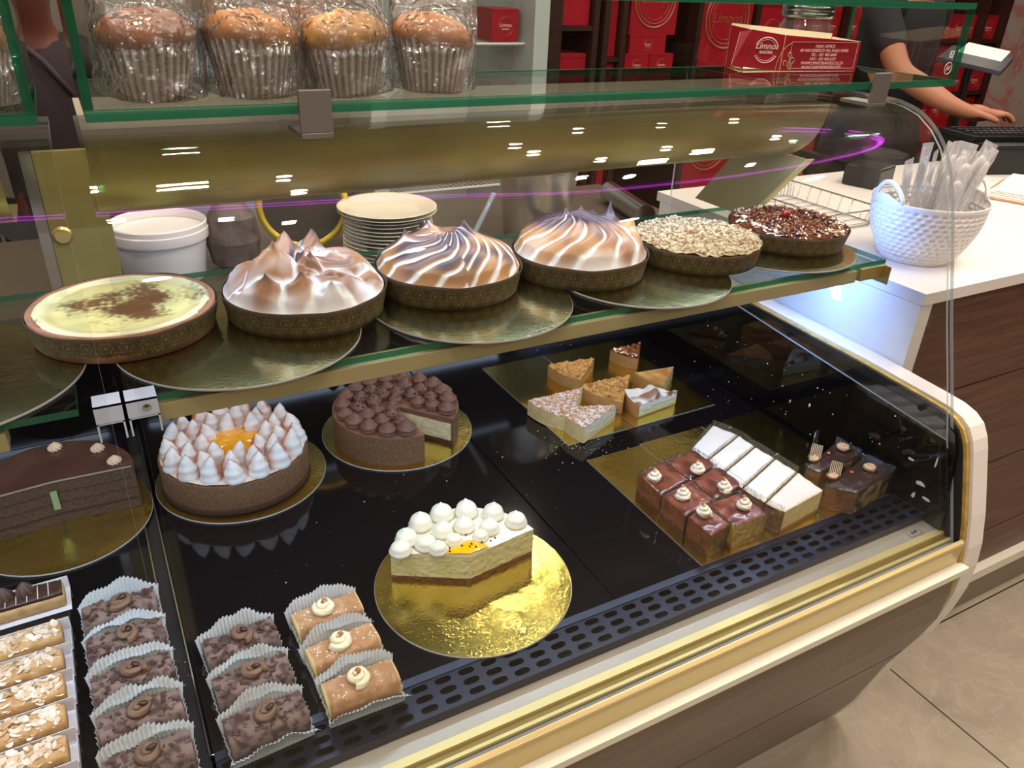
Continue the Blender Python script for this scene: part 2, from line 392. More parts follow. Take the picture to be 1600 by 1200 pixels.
def make_case(label, x0, x1, deck_cuts, right):
    c = thing('display_case', label, 'display case', ((x0+x1)/2, .9, -.65)); off = (-(x0+x1)/2, -.9, .65)
    e = MB().prism(BODY+[(1.5, -.305), (1.5, -.072)], x0, x1).build('body_panel', WOOD, c, loc=off)
    MB().prism(BODY2+[(1.5, -.60), (1.5, -.3115)], x0, x1).build('lower_body_panel', WOOD, c, loc=off)
    MB().box(x0, x1, .60, 1.5, -.3114, -.3051).build('groove', RUBBER, c, loc=off)
    MB().box(x0, x1-.01, .69, 1.45, -.65, -.60).build('plinth', mat('plinth_grey_white', (176, 168, 158), .5), c, loc=off)
    MB().box(x0, x1+(.012 if right else 0), .538, .62, -.0745, -.060).build('ledge', CREAML, c, loc=off, bevel=.001)
    # gold rail with its rounded top
    prof = [(.5565, -.0598), (.5555, -.028), (.554, -.022), (.5545, -.015), (.559, -.0115), (.5635, -.014), (.5645, -.0598)]
    MB().prism(refine(prof, 3), x0, x1).build('front_rail', mat('rail_gold', (198, 178, 122), .3, metal=.4), c, loc=off, auto=.6)
    MB().box(x0, x1, .5646, .5695, -.0598, -.020).build('glass_channel', RUBBER, c, loc=off)
    MB().box(x0, x1, .5785, .5835, -.04, -.0195).box(x0, x1, .594, .6065, -.04, -.0165).build('bright_strip', ANODL, c, loc=off)
    MB().box(x0, x1, .5836, .5939, -.04, -.0215).build('dark_strip', ANODD, c, loc=off)
    MB().prism([(.6066, -.04), (.6066, -.018), (.6345, -.016), (.6345, -.04)], x0, x1).build('front_tray', GREYW, c, loc=off)
    MB().box(x0, x1, .6346, .701, -.0598, -.05).build('air_duct', RUBBER, c, loc=off)
    vm = vent(c, x0+.004, x1-.004)
    for ch in c.children:
        if ch.name.startswith('vent'): ch.location = off
    for a, b in zip(deck_cuts[:-1], deck_cuts[1:]):
        MB().box(a+.0012, b-.0012, .7022, 1.55, -.012, 0).build('deck_plate', DECK, c, loc=off, bevel=.0006)
    MB().box(x0, x1, .70, 1.55, -.06, -.0125).build('deck_base', RUBBER, c, loc=off)
    MB().box(x0, x1, 1.551, 1.57, -.06, .235).build('rear_panel', ENDBLK, c, loc=off)
    # glass front that curves back over the top
    curved_pane(x0+.003, x1-.002, GPROF, .006, 'curved_glass_front', c, [GLASS, EDGEW]).location = off
    # glass shelf with the lamp profile below it
    sx0, sx1 = (x0-.006, x1) if right else (x0, x1-.034)
    pane_box('glass_shelf', c, sx0, sx1, .853, 1.24, .408, .4165, 2, SHELFGLASS, EDGE).location = off
    MB().box(sx0+.03*right, sx1-.07, .8535, .884, .3815, .4035).build('lamp_profile', OLIVE, c, loc=off, bevel=.001)
    # curved gilt hood along the top with the lamp inside
    A = [(1.10-.10*math.cos(t), .66-.10*math.sin(t)) for t in [PI/2*i/10 for i in range(11)]]
    B = [(1.10-.096*math.cos(t), .66-.096*math.sin(t)) for t in [PI/2*i/10 for i in range(11)]][::-1]
    MB().prism([(1.0, .672)]+A+[(1.16, .560), (1.16, .564)]+B+[(1.004, .672)], x0+.008, x1-.06).build('lamp_hood', HOODM, c, loc=off, auto=.5)
    MB().box(x0+.008, x1-.06, .998, 1.24, .672, .678).build('hood_top', mat('hood_top_beige', (150, 140, 118), .5), c, loc=off)
    if not right: return c, off
    xb = x1-.05
    MB().prism([(1.20, .56), (1.035, .56), (1.16, .417), (1.32, .417)], xb, xb+.004).build('hood_strut', OLIVE, c, loc=off)
    MB().prism([(1.035, .56), (1.030, .56), (1.155, .417), (1.16, .417)], xb, xb+.016).build('strut_edge', ANODL, c, loc=off)
    return c, off
caseR, offR = make_case('curved glass pastry display case with white rounded end by the till counter', .0035, 1.25, [.0035, .6, 1.2425], True)
caseL, offL = make_case('neighbouring glass display case at the left edge, holding almond slices', -1.25, -.0165, [-1.25, -.65, -.0165], False)
MB().box(-.0162, .0032, .56, 1.55, -.06, -.006).build('joint_strip', RUBBER, caseR, loc=offR)
MB().box(-.0185, -.0165, .70, 1.55, -.004, .0015).build('edge_strip', CHROME, caseL, loc=offL)
MB().box(.0022, .0042, .70, 1.55, -.004, .0015).build('edge_strip', CHROME, caseR, loc=offR)
# rounded white end of the right case
CAP = [(1.6, .238), (.85, .216), (.70, .207), (.665, .204), (.640, .197), (.622, .185), (.609, .165), (.601, .145), (.566, .03), (.552, -.03), (.547, -.075), (.547, -.13), (.556, -.19), (.573, -.26), (.613, -.373), (.652, -.525), (.684, -.61), (1.6, -.61)]
MB().prism(CAP, 1.264, 1.305).build('white_end_panel', WHITEL, caseR, loc=offR, bevel=.0008)
ins = [(p[0]+.005, p[1]-.004) for p in CAP]
MB().prism(ins, 1.2545, 1.2638).build('worn_gold_edge', mat('worn_gold_foam', (196, 164, 84), .6, var=.35, nscale=60, metal=.2), caseR, loc=offR)
ins2 = [(p[0]+.011, p[1]-.006) for p in CAP]
MB().prism(ins2[:-4]+[(.62, -.38), (1.55, -.38)], 1.2502, 1.2544).build('rubber_edge', RUBBER, caseR, loc=offR)
MB().prism([(1.55, .222), (.66, .186), (.632, .172), (.620, .145), (.600, .02), (.600, -.015), (1.55, -.015)], 1.2432, 1.2500).build('black_end_panel', ENDBLK, caseR, loc=offR)
eg = MB().prism(offset(GPROF, .0062)[2:]+[(1.06, .676), (1.45, .676), (1.45, .215), (1.18, .207), (.640, .156)], 1.2385, 1.2430, mcap=0, m=1)
eg.build('end_glass', [GLASS, EDGEW], caseR, loc=offR)
MB().lathe([(.0001, .0015), (.006, .001), (.006, 0)], 20).build('end_glass_screw', RUBBER, caseR, loc=(1.2380+offR[0], .70+offR[1], .19+offR[2]), rot=(0, -PI/2, 0))
# end bracket of the shelf and the split white bracket between the two shelves
m = MB(); m.prism([(.852, .405), (.852, .383), (.868, .383), (.868, .405)], 1.19, 1.255); m.box(1.2505, 1.2530, .84, 1.10, .372, .405)
m.build('shelf_end_bracket', ANOD, caseR, loc=offR)
for x0, x1, cs, of in ((-.036, -.008, caseL, offL), (-.004, .028, caseR, offR)):
    m = MB().box(x0, x1, .842, .872, .4175, .4190); m.box(x0, x1, .842, .8445, .398, .4190); m.box(x0, x1, .842, .88, .3965, .3985)
    m.box(x0, x0+.002, .842, .850, .376, .398); m.box(x1-.002, x1, .842, .850, .376, .398)
    m.build('shelf_clip', mat('white_clip', (186, 196, 214), .35), cs, loc=of)
MB().lathe([(.0001, .002), (.004, .0012), (.0045, 0)], 16).build('clip_screw', CHROME, caseR, loc=(.016+offR[0], .8418+offR[1], .409+offR[2]), rot=(PI/2, 0, 0))
# rear sliding door frame behind the joint of the two cases
MB().box(-.062, .034, 1.50, 1.515, .24, .56).build('door_frame', mat('olive_door_frame', (136, 128, 74), .35, metal=.3), caseR, loc=offR)
MB().box(-.080, -.063, 1.495, 1.515, .24, .56).build('door_stile', CHROME, caseL, loc=offL)
MB().lathe([(.0001, .004), (.012, .004), (.016, 0)], 24).build('door_pull', ANOD, caseR, loc=(-.045+offR[0], 1.499+offR[1], .42+offR[2]), rot=(PI/2, 0, 0))
# small maker's stamp on the inner tray at the right end
st = MB(); 
for a, b, c_, d in ((1.182, 1.214, .6100, .6104), (1.182, 1.214, .6286, .629), (1.182, 1.1824, .61, .629), (1.2136, 1.214, .61, .629)): st.box(a, b, c_, d, -.0172, -.0168)
st.build('maker_stamp_frame', RUBBER, caseR, loc=offR)
text_mesh('maker_stamp', 'Eroll', .0085, RUBBER, caseR, (1.198+offR[0], .616+offR[1], -.0162+offR[2]), (0.05, 0, .12), shear=.2)

# ---------------------------------------------------------------- glass display boxes on top
def glass_box(label, x0, x1, clips):
    b = thing('glass_display_box', label, 'glass box', ((x0+x1)/2, .935, .7145)); off = (-(x0+x1)/2, -.935, -.7145)
    pane_box('bottom_pane', b, x0, x1, .8205, 1.05, .7145, .7235, 2, BOXGLASS, EDGE).location = off
    pane_box('front_pane', b, x0, x1, .8205, .8285, .724, .8245, 1, BOXGLASS, EDGE).location = off
    pane_box('back_pane', b, x0, x1, 1.042, 1.05, .724, .8245, 1, BOXGLASS, EDGE).location = off
    pane_box('top_pane', b, x0, x1, .8205, 1.05, .8250, .8335, 2, BOXGLASS, EDGE).location = off
    for a in (x0, x1-.008): pane_box('side_pane', b, a, a+.008, .829, 1.0415, .724, .8245, 0, BOXGLASS, EDGE).location = off
    for cx in clips:
        m = MB().box(cx-.0165, cx+.0165, .813, .8195, .697, .738); m.box(cx-.0165, cx+.0165, .813, .87, .6915, .6965)
        m.build('clip', GREYMETAL, b, loc=off, bevel=.0008)
        MB().box(cx-.012, cx+.012, .835, .93, .6855, .6912).box(cx-.012, cx+.012, .865, .87, .6912, .7143).build('clip_foot', BOXGLASS, b, loc=off)
    return b, off
boxR, boff = glass_box('long green-edged glass box of muffins and a red carton on the right case', .015, 1.2525, [.222, 1.071])
boxL, _ = glass_box('green-edged glass box on the left case, cut off by the left edge', -1.2, -.0235, [-.8])
e1 = text_mesh('etched_mark', 'E/', .014, mat('etch_white', (210, 216, 212), .6), boxR, (1.224+boff[0], .8199+boff[1], .757+boff[2]), (PI/2, 0, 0), bold=.0002)
m = MB().tube([(1.224+.0085*math.cos(2*PI*i/24), .8199, .7415+.0085*math.sin(2*PI*i/24)) for i in range(24)], .0005, 5, closed=True)
m.tube([(1.2195, .8199, .7375), (1.223, .8199, .745), (1.2245, .8199, .739), (1.2285, .8199, .745)], .0005, 5)
m.build('etched_ring', mat('etch_white', (210, 216, 212), .6), boxR, loc=boff)
# ================================================================== CAKES AND PIES
def board(label, x, y, z, R=.15, m=None, group=None):
    b = MB().lathe([(.0005, .003), (R-.0006, .003)], 96, 0); b.lathe([(R-.0006, .003), (R, .0024), (R, .0004), (R-.0006, 0), (.0005, 0)], 96, 1)
    o = b.build('cake_board', [m or GOLD, BOARDEDGE], None, loc=(x, y, z)); o.data.set_sharp_from_angle(angle=.5)
    return tag(o, label, 'cake board', group)
def rect_board(label, x0, x1, y0, y1, z, rz=0, m=None):
    cx, cy = (x0+x1)/2, (y0+y1)/2; a, b_ = (x1-x0)/2, (y1-y0)/2
    b = MB().box(-a, a, -b_, b_, 0, .002, 1); b.mi[1] = 0
    return tag(b.build('cake_board', [m or GOLD, BOARDEDGE], None, loc=(cx, cy, z), rot=(0, 0, rz)), label, 'cake board')
SZ = .4168; BT = .003          # glass shelf top, board thickness
board('round gold board under the swooped meringue pie, overhanging the shelf front', .146, .974, SZ, .153, GOLD2)
board('round gold board in front of the meringue pie with two twists, shelf middle', .473, .964, SZ, .15, GOLD2)
board('round gold board in front of the crumble pie on the shelf', .778, .960, SZ, .148, GOLD2)
board('round gold board under the nut and cherry tart, shelf right end', 1.105, .985, SZ, .143, GOLD2)
board('round gold board on the left shelf, cut off by the left edge', -.187, .985, SZ, .153, GOLD2)
board('gold board under the toasted meringue tangerine cake', .161, 1.285, .0004, .151)
board('gold board under the chocolate cake with one slice gone', .478, 1.311, .0004, .153)
board('gold board at the front holding the last piece of passion fruit cake', .420, .833, .0004, .154)
board('gold board under the layered chocolate cake at the left', -.135, 1.270, .0004, .138)
rect_board('gold card under the chocolate squares, front right', .772, .902, .703, 1.045, .0004)
rect_board('gold card under the white slices, beside the chocolate squares', .904, 1.066, .703, 1.05, .0004)
rect_board('gold card under the dark chocolate slices, against the right end', 1.068, 1.232, .703, 1.05, .0004)
rect_board('gold card under the sugared apple slices at the back', .765, .930, 1.11, 1.49, .0004, .015)
rect_board('gold card under the meringue wedge and nut wedge at the back', .934, 1.16, 1.112, 1.49, .0004, .015)

# ---- printed paper baking case with gold flowers
def papermat():
    t = NT('printed_brown_paper'); t.set(Roughness=.55)
    uv = t.co('UV'); sp = t.node('ShaderNodeSeparateXYZ'); t.l.new(uv, sp.inputs[0]); U, V = sp.outputs[0], sp.outputs[1]
    cell = .0225
    def flower(ou, ov, size):
        u = t.math('SUBTRACT', t.math('FRACT', t.math('DIVIDE', t.math('ADD', U, ou), cell)), .5)
        v = t.math('SUBTRACT', t.math('DIVIDE', t.math('ADD', V, -ov), cell), 0)
        r = t.math('SQRT', t.math('ADD', t.math('MULTIPLY', u, u), t.math('MULTIPLY', v, v)))
        an = t.math('ARCTAN2', v, u); pet = t.math('MULTIPLY_ADD', t.math('ABSOLUTE', t.math('COSINE', t.math('MULTIPLY', an, 3.0))), .4*size, .6*size)
        o = t.math('LESS_THAN', t.math('ABSOLUTE', t.math('SUBTRACT', r, pet)), .032)
        return t.math('MAXIMUM', o, t.math('LESS_THAN', t.math('ABSOLUTE', t.math('SUBTRACT', r, .09*size*2)), .05))
    fl = t.math('MAXIMUM', flower(0, .021, .34), flower(.0105, .009, .30))
    rib = t.math('SINE', t.math('MULTIPLY', U, 2*PI/.0021)); brk = t.noise(300, 2)
    fl = t.math('MULTIPLY', fl, t.math('GREATER_THAN', t.math('ADD', t.math('MULTIPLY', rib, .3), brk), .445))
    base = t.ramp(rib, [(0, lin((60, 44, 26))), (1, lin((92, 72, 42)))])
    t.base(t.mix(fl, base, lin((150, 128, 72)))); t.bump(rib, .5, .0008)
    return t.m
PAPER = papermat()
def paper_case(parent, r0, r1, h, seed=0):
    n = 240; v = []; f = []; uv = []; rows = 5
    for i in range(n+1):
        a = 2*PI*i/n
        for k in range(rows):
            t = k/(rows-1); r = r0+(r1-r0)*t; r += .0008*math.sin(a*5+seed)*t+.0006*math.sin(a*11+2*seed)*t
            zz = h*t+.0006*math.sin(a*7+seed)*t
            v.append((r*math.cos(a), r*math.sin(a), zz)); uv.append((a*r1, h*t))
    for i in range(n):
        for k in range(rows-1): f.append((i*rows+k, (i+1)*rows+k, (i+1)*rows+k+1, i*rows+k+1))
    m = MB(); m.add(v, f)
    o = m.build('paper_case', PAPER, parent, smooth=True, uv=uv)
    md = o.modifiers.new('t', 'SOLIDIFY'); md.thickness = .0008; md.offset = -1
    return o
def crust(parent, r, h, c=(150, 100, 60)):
    m = MB().lathe([(.001, .001), (r-.004, .001), (r-.001, h), (r-.004, h+.0012), (r-.009, h-.001)], 96)
    return m.build('crust', mat('pie_crust_%d' % c[0], c, .7, var=.25, nscale=80, bump=.3), parent, smooth=True)
MER = vcol('meringue', .42, .45, 700, .10, .08, .0004, sss=.12)
WHITE = (.86, .86, .86); TOAST = lin((158, 110, 84))[:3]; BURN = lin((78, 56, 62))[:3]; GOLDT = lin((206, 148, 76))[:3]
def meringue_pie(label, x, y, kind, rz, seed):
    t = thing('meringue_pie', label, 'pie', (x, y, SZ+.0032 if kind else SZ+.0032), rz)
    paper_case(t, .106, .112, .036, seed); crust(t, .109, .033)
    rr = random.Random(seed); R = .108; base = .034
    if kind == 'swoop':
        bulbs = [(-.045, -.005, .040, .034, 1), (-.01, .052, .034, .030, 1), (.035, .062, .030, .026, 1), (.0, -.018, .036, .020, 1), (.048, .0, .058, .026, 0), (-.072, -.045, .034, .014, 1), (-.03, -.062, .032, .012, 1), (.02, -.06, .040, .014, 0), (.07, -.03, .036, .012, 0), (.072, .045, .034, .014, 0), (-.07, .045, .036, .016, 0), (.02, .02, .030, .024, 0), (-.045, .075, .03, .01, 0), (.0, -.088, .03, .008, 1)]
        peaks = [(b[0]+.004, b[1]-.002, .022) for b in bulbs if b[4]]
    else:
        bulbs = []; peaks = {'twist': [(-.062, .02, .026), (-.018, .035, .024), (.026, .0, .026), (.0, -.012, .012), (-.01, .07, .022)], 'fan': [(.070, .035, .040), (-.020, .02, .020), (.092, -.005, .026), (.02, .045, .018), (.055, .07, .02)]}[kind]
    def dome(r): return math.sqrt(max(0, 1-(r/R)**2.6))
    def calc(px, py, r, a):
        wx = px+.007*nz(px, py, seed, 26)+.016*nz(px, py, seed+2, 9)*(kind != 'swoop'); wy = py+.007*nz(px, py, seed+9, 26)+.016*nz(px, py, seed+5, 9)*(kind != 'swoop')
        if kind == 'swoop':
            best = []
            for bx, by, br, bh, _ in bulbs:
                d = math.hypot(wx-bx, wy-by)/br
                sw = math.atan2(wy-by, wx-bx)
                best.append(bh*(1-abs(d)**2.6*.95)+.0016*math.sin(3*sw+9*d))
            best.sort(reverse=True); h = max(best[0], -.004)*1.15; cr = clamp((best[0]-best[1])/.0075)
            H = .016*dome(r)+max(h, 0)*.95*min(1, dome(r)*1.3)
            sw = math.hypot(wx-.048, wy)/.058
            if sw < 1.15: H -= .010*math.exp(-((sw-.25)/.22)**2); H += .0018*math.sin(22*sw+2*math.atan2(wy, wx-.048))
            toast = cr*(.78+.7*nz(px, py, 3+seed, 26))+.35*sst(.25, .7, sw)*(sw < 1.1)
        else:
            n = 19 if kind == 'twist' else 12
            if kind == 'twist': cx, cy = .010, .015
            else: cx, cy = -.018, .034
            ang = math.atan2(wy-cy, wx-cx); rad = math.hypot(wx-cx, wy-cy)/R
            ph = n/2*(ang+(1.3 if kind == 'twist' else 1.5)*rad*(1 if wx > -.02 or kind == 'fan' else .6))+2.0*nz(px, py, seed, 9)
            s = abs(math.sin(ph)); cr = clamp((s-(.20 if kind == 'twist' else .12))/.30)
            k = sst(.04, .35, rad)
            H = (.044 if kind == 'fan' else .040)*dome(r)**1.0*(.72+.28*math.exp(-(rad/.5)**2))+(.0085 if kind == 'twist' else .0125)*(s**.55)*k*dome(r)+.004*(1-k)
            H += .004*nz(px, py, seed+4, 20)
            toast = cr*(.80+.55*nz(px, py, seed+7, 24)+.2*s) if k > .3 else .9
            if kind == 'fan': toast += 1.0*math.exp(-((wx+.002)**2+(wy-.03)**2)/.0030)*(cr+.25)
            else: toast += (.30+.5*sst(-.2, .4, nz(px, py, 31, 16)))*cr
        pk = 0
        for bx, by, ph_ in peaks:
            d = math.hypot(px-bx, py-by); g = ph_*math.exp(-d/.0085)*.85; H += g; pk = max(pk, math.exp(-d/.006))
        toast = toast*(.45+.55*dome(r))+pk*.5
        return base+H*min(1, (R-r)/.010+.12), clamp(toast, 0, 1.6)
    cache = {}
    def hf(px, py, r, a): q = calc(px, py, r, a); cache[(px, py)] = q[1]; return q[0]
    def cf(px, py, z, r, a):
        tt = cache[(px, py)]
        mid = lerp(TOAST, GOLDT, clamp(.5+nz(px, py, seed+20, 14))*(.9 if kind != 'swoop' else .4))
        return lerp(WHITE, mid, sst(.15, .85, tt)) if tt < .9 else lerp(mid, BURN, sst(.9, 1.45, tt))
    v, f, c = disc(hf, cf, R, 90, 260)
    m = MB(); m.add(v, f); m.build('meringue_topping', MER, t, smooth=True, cols=c)
    return t
meringue_pie('tall swooped meringue pie, second from the left on the shelf', .246, 1.026, 'swoop', .1, 3)
meringue_pie('toasted meringue pie of curling ridges before the stack of plates', .468, 1.035, 'twist', .0, 11)
meringue_pie('fan-ridged meringue pie scorched purple brown on top, before the steel bucket', .695, 1.018, 'fan', -.1, 5)
# ---- baked custard (milk) tart, cinnamon on top
t = thing('milk_tart', 'flat custard tart dusted with cinnamon, leftmost on the shelf', 'tart', (.018, 1.05, SZ+.0032))
paper_case(t, .107, .114, .034, 2); crust(t, .112, .034, (176, 124, 96))
def mt_h(px, py, r, a):
    rim = math.exp(-((r-.098)/.007)**2)
    return .032+.004*rim+.0012*nz(px, py, 0, 40)-.006*sst(.103, .109, r)
def mt_c(px, py, z, r, a):
    e = .104+.004*nz(math.cos(a)*2, math.sin(a)*2, 1)
    base = lerp(lin((240, 232, 160))[:3], lin((246, 244, 196))[:3], sst(.075, .098, r))
    base = lerp(base, lin((196, 160, 84))[:3], .55*math.exp(-((r-.086)/.006)**2)*(.6+.6*nz(px, py, 4, 30)))
    base = lerp(base, lin((196, 170, 90))[:3], clamp(.35*(1-r/.09)+.5*nz(px, py, 8, 35))*.8)
    d = math.hypot((px-.018)/1.25, py-.004)
    cin = clamp(1.55-d/.056)+.8*nz(px, py, 5, 24)+.45*nz(px, py, 6, 150)-.05
    base = lerp(base, lin((112, 66, 40))[:3], sst(.25, .95, cin)*.95)
    if r > e: base = lin((156, 98, 74))[:3]
    return base
v, f, c = disc(mt_h, mt_c, .1095, 70, 180)
MB().add(v, f).build('custard_filling', vcol('custard', .35, .5, 300, .05, .1, .0005), t, smooth=True, cols=c)
# ---- crumble pie
def crumbs(parent, n, rad, zf, mat_, size=(.002, .0045), name='crumble_pieces', seed=1, sector=None, cols=None):
    rr = random.Random(seed); m = MB(); C = []
    ico = [(0, 0, 1), (.9, 0, .3), (.2, .9, .2), (-.8, .5, .3), (-.7, -.6, .25), (.3, -.9, .3), (.6, .5, -.5), (-.5, .5, -.6), (-.4, -.6, -.5), (.6, -.5, -.5), (0, 0, -.9)]
    fc = [(0,1,2),(0,2,3),(0,3,4),(0,4,5),(0,5,1),(1,6,2),(2,7,3),(3,7,8),(3,8,4),(4,8,5),(5,9,1),(1,9,6),(2,6,7),(5,8,9),(6,10,7),(7,10,8),(8,10,9),(9,10,6)]
    for i in range(n):
        a = rr.uniform(0, 2*PI) if not sector else rr.uniform(*sector); r = rad*math.sqrt(rr.random()) if not callable(rad) else rad(rr)
        x, y = r*math.cos(a), r*math.sin(a); s = rr.uniform(*size); rot = Matrix.Rotation(rr.uniform(0, 6), 3, (rr.random(), rr.random(), rr.random()+.1))
        q = (x, y, zf(x, y)+s*.3); sc = (rr.uniform(.7, 1.3), rr.uniform(.7, 1.3), rr.uniform(.6, 1))
        m.add([tuple(Vector(q)+rot @ Vector((p[0]*s*sc[0], p[1]*s*sc[1], p[2]*s*sc[2]))) for p in ico], fc)
        if cols: cc = rr.choice(cols); C += [cc]*len(ico)
    o = m.build(name, mat_, parent, cols=C if cols else None); o['kind'] = 'stuff'
    return o
CRV = vcol('crumb_colour', .75, .3, 500, .2, .3, .0008)
t = thing('crumble_pie', 'pale crumble-topped pie between the scorched meringue and the nut tart', 'pie', (.925, .997, SZ+.0032))
paper_case(t, .105, .111, .033, 4); crust(t, .108, .032)
def cr_h(px, py, r, a): return .033+.008*math.sqrt(max(0, 1-(r/.111)**3))+.004*nz(px, py, 1, 60)+.0022*nz(px, py, 2, 170)
def cr_c(px, py, z, r, a):
    q = nz(px, py, 3, 50)+.5*nz(px, py, 4, 160); return lerp(lin((208, 194, 160))[:3], lin((166, 128, 96))[:3], clamp(q*1.2+.25))
v, f, c = disc(cr_h, cr_c, .109, 70, 200); MB().add(v, f).build('crumble_topping', CRV, t, smooth=True, cols=c)
PAL = [lin(q)[:3] for q in ((226, 214, 184), (214, 200, 166), (200, 180, 146), (188, 152, 118), (230, 222, 200), (172, 132, 100))]
crumbs(t, 1500, .106, lambda x, y: cr_h(x, y, math.hypot(x, y), 0), CRV, (.0015, .0042), cols=PAL, seed=8)
# ---- nut tart with a cherry
t = thing('nut_tart', 'caramel nut tart topped with a red cherry, rightmost on the shelf', 'tart', (1.152, 1.005, SZ+.0032))
paper_case(t, .103, .110, .033, 6); crust(t, .107, .032)
def nt_h(px, py, r, a): return .031+.008*math.sqrt(max(0, 1-(r/.112)**4))+.0024*nz(px, py, 1, 70)
def nt_c(px, py, z, r, a): return lerp(lin((118, 62, 40))[:3], lin((70, 34, 24))[:3], clamp(.5+nz(px, py, 3, 60)))
v, f, c = disc(nt_h, nt_c, .107, 50, 140); CAR = vcol('caramel_glaze', .12, .6, 200, .1, .2, .001, coat=.6)
MB().add(v, f).build('caramel_filling', CAR, t, smooth=True, cols=c)
crumbs(t, 900, .095, lambda x, y: nt_h(x, y, math.hypot(x, y), 0), CAR, (.0018, .0046), 'chopped_nuts', 5, cols=[lin(q)[:3] for q in ((120, 70, 48), (150, 96, 66), (92, 50, 36), (170, 120, 90), (80, 40, 30))])
def flakes(parent, n, place, mcol, name='almond_flakes', seed=1, size=(.006, .010), tilt=.5, bendz=.12):
    rr = random.Random(seed); m = MB(); C = []
    for i in range(n):
        x, y, z, nrm = place(rr); L = rr.uniform(*size)/2; W = L*rr.uniform(.55, .75); th = .0006
        rot = Vector((0, 0, 1)).rotation_difference(Vector(nrm)+Vector((rr.uniform(-tilt, tilt), rr.uniform(-tilt, tilt), 0))).to_matrix() @ Matrix.Rotation(rr.uniform(0, 2*PI), 3, 'Z')
        k = 10; vs = []
        for s in (0, 1):
            for q in range(k):
                a = 2*PI*q/k; e = 1 if math.cos(a) < 0 else 1.25
                px, py = L*math.cos(a)*e, W*math.sin(a)
                vs.append((px, py, th*s+bendz*px*px/L))
        ctr = [(0, 0, 0), (0, 0, th)]
        vs = vs+ctr; fs = [(q, (q+1) % k, k+(q+1) % k, k+q) for q in range(k)]+[(q, 2*k, (q+1) % k) for q in range(k)]+[(k+q, k+(q+1) % k, 2*k+1) for q in range(k)]
        m.add([tuple(Vector((x, y, z))+rot @ Vector(p)) for p in vs], fs); C += [rr.choice(mcol)]*len(vs)
    o = m.build(name, vcol('almond', .5, .4, 400, .06, .1, .0004), parent, cols=C); o['kind'] = 'stuff'; return o
ALM = [lin(q)[:3] for q in ((238, 222, 196), (244, 232, 212), (228, 204, 172), (214, 176, 134), (240, 226, 200), (246, 238, 222))]
def rimplace(R0, R1, zf):
    def g(rr):
        a = rr.uniform(0, 2*PI); r = rr.uniform(R0, R1); x, y = r*math.cos(a), r*math.sin(a); return x, y, zf(x, y)+.0015, (0, 0, 1)
    return g
flakes(t, 150, rimplace(.080, .103, lambda x, y: nt_h(x, y, math.hypot(x, y), 0)), ALM, seed=4, tilt=.8)
MB().lathe([(.0001, .0075), (.003, .0072), (.0062, .0045), (.0072, .001), (.006, -.003), (.002, -.005)], 24).build('cherry', CHERRY, t, loc=(-.004, .006, .0465), smooth=True).scale = (1.2, 1.2, 1.2)

# ---------------------------------------------------------------- piped shapes
def kiss(R, H, ridges, amp, twist, power=1.0, tip=.0, lean=(0, 0), n=40, k=22, steps=0, colf=None, seed=0):
    v = []; c = []; f = []
    for q in range(k+1):
        t = q/k; z = H*t
        pr = (1-t**power)*(.86+.5*t*(1-t)*2) if power != 1 else (1-t)**1.0*(1+1.1*t)
        pr = max(pr, .02 if q == k else .05)
        if steps: pr *= 1+.05*math.sin(steps*2*PI*t)
        for i in range(n):
            a = 2*PI*i/n; g = 1+amp*math.cos(ridges*(a+twist*t))*(1-.3*t) if ridges else 1+.03*nz(math.cos(a)*2, math.sin(a)*2, z*90+seed, 1)
            r = R*pr*g; x = r*math.cos(a)+lean[0]*t*t*t; y = r*math.sin(a)+lean[1]*t*t*t
            v.append((x, y, z)); c.append(colf(t, a) if colf else (1, 1, 1))
    for q in range(k):
        for i in range(n): j = (i+1) % n; f.append((q*n+i, q*n+j, (q+1)*n+j, (q+1)*n+i))
    f.append(tuple(k*n+i for i in range(n)))
    return v, f, c
def kiss_mesh(name, *a, m=None, cols=True, **k):
    v, f, c = kiss(*a, **k); mb = MB().add(v, f); o = mb.build(name, m, None, smooth=True, cols=c if cols else None)
    me = o.data; bpy.data.objects.remove(o); return me
def place_mesh(name, me, parent, loc, rz=0, sc=1, rx=0):
    o = bpy.data.objects.new(name, me); COL.objects.link(o); o.parent = parent; o.location = loc; o.rotation_euler = (rx, 0, rz); o.scale = (sc,)*3 if not hasattr(sc, '__len__') else sc; return o
def swirl_mesh(name, R, H, turns, tr, m, ridges=5, cap=True):
    n = int(26*turns); k = 15; v = []; f = []
    for i in range(n+1):
        t = i/n; a = 2*PI*turns*t; rad = (R-tr)*(1-t)**.85; z = tr*.8+(H-tr*1.2)*t**1.1; s = tr*(1-.55*t**2)
        c = Vector((rad*math.cos(a), rad*math.sin(a), z)); o_ = Vector((math.cos(a), math.sin(a), 0)); u = Vector((0, 0, 1))
        for q in range(k):
            b = 2*PI*q/k; w_ = s*(1+.20*math.cos(ridges*b+3*a)); v.append(tuple(c+o_*(w_*math.cos(b))+u*(w_*math.sin(b))))
    for i in range(n):
        for q in range(k): f.append((i*k+q, i*k+(q+1) % k, (i+1)*k+(q+1) % k, (i+1)*k+q))
    f.append(tuple(range(k))[::-1]); f.append(tuple(n*k+q for q in range(k)))
    mb = MB().add(v, f); mb.lathe([(.0002, H*.8), (R*.35, H*.5), (R*.6, 0)], 16)
    o = mb.build(name, m, None, smooth=True); me = o.data; bpy.data.objects.remove(o); return me
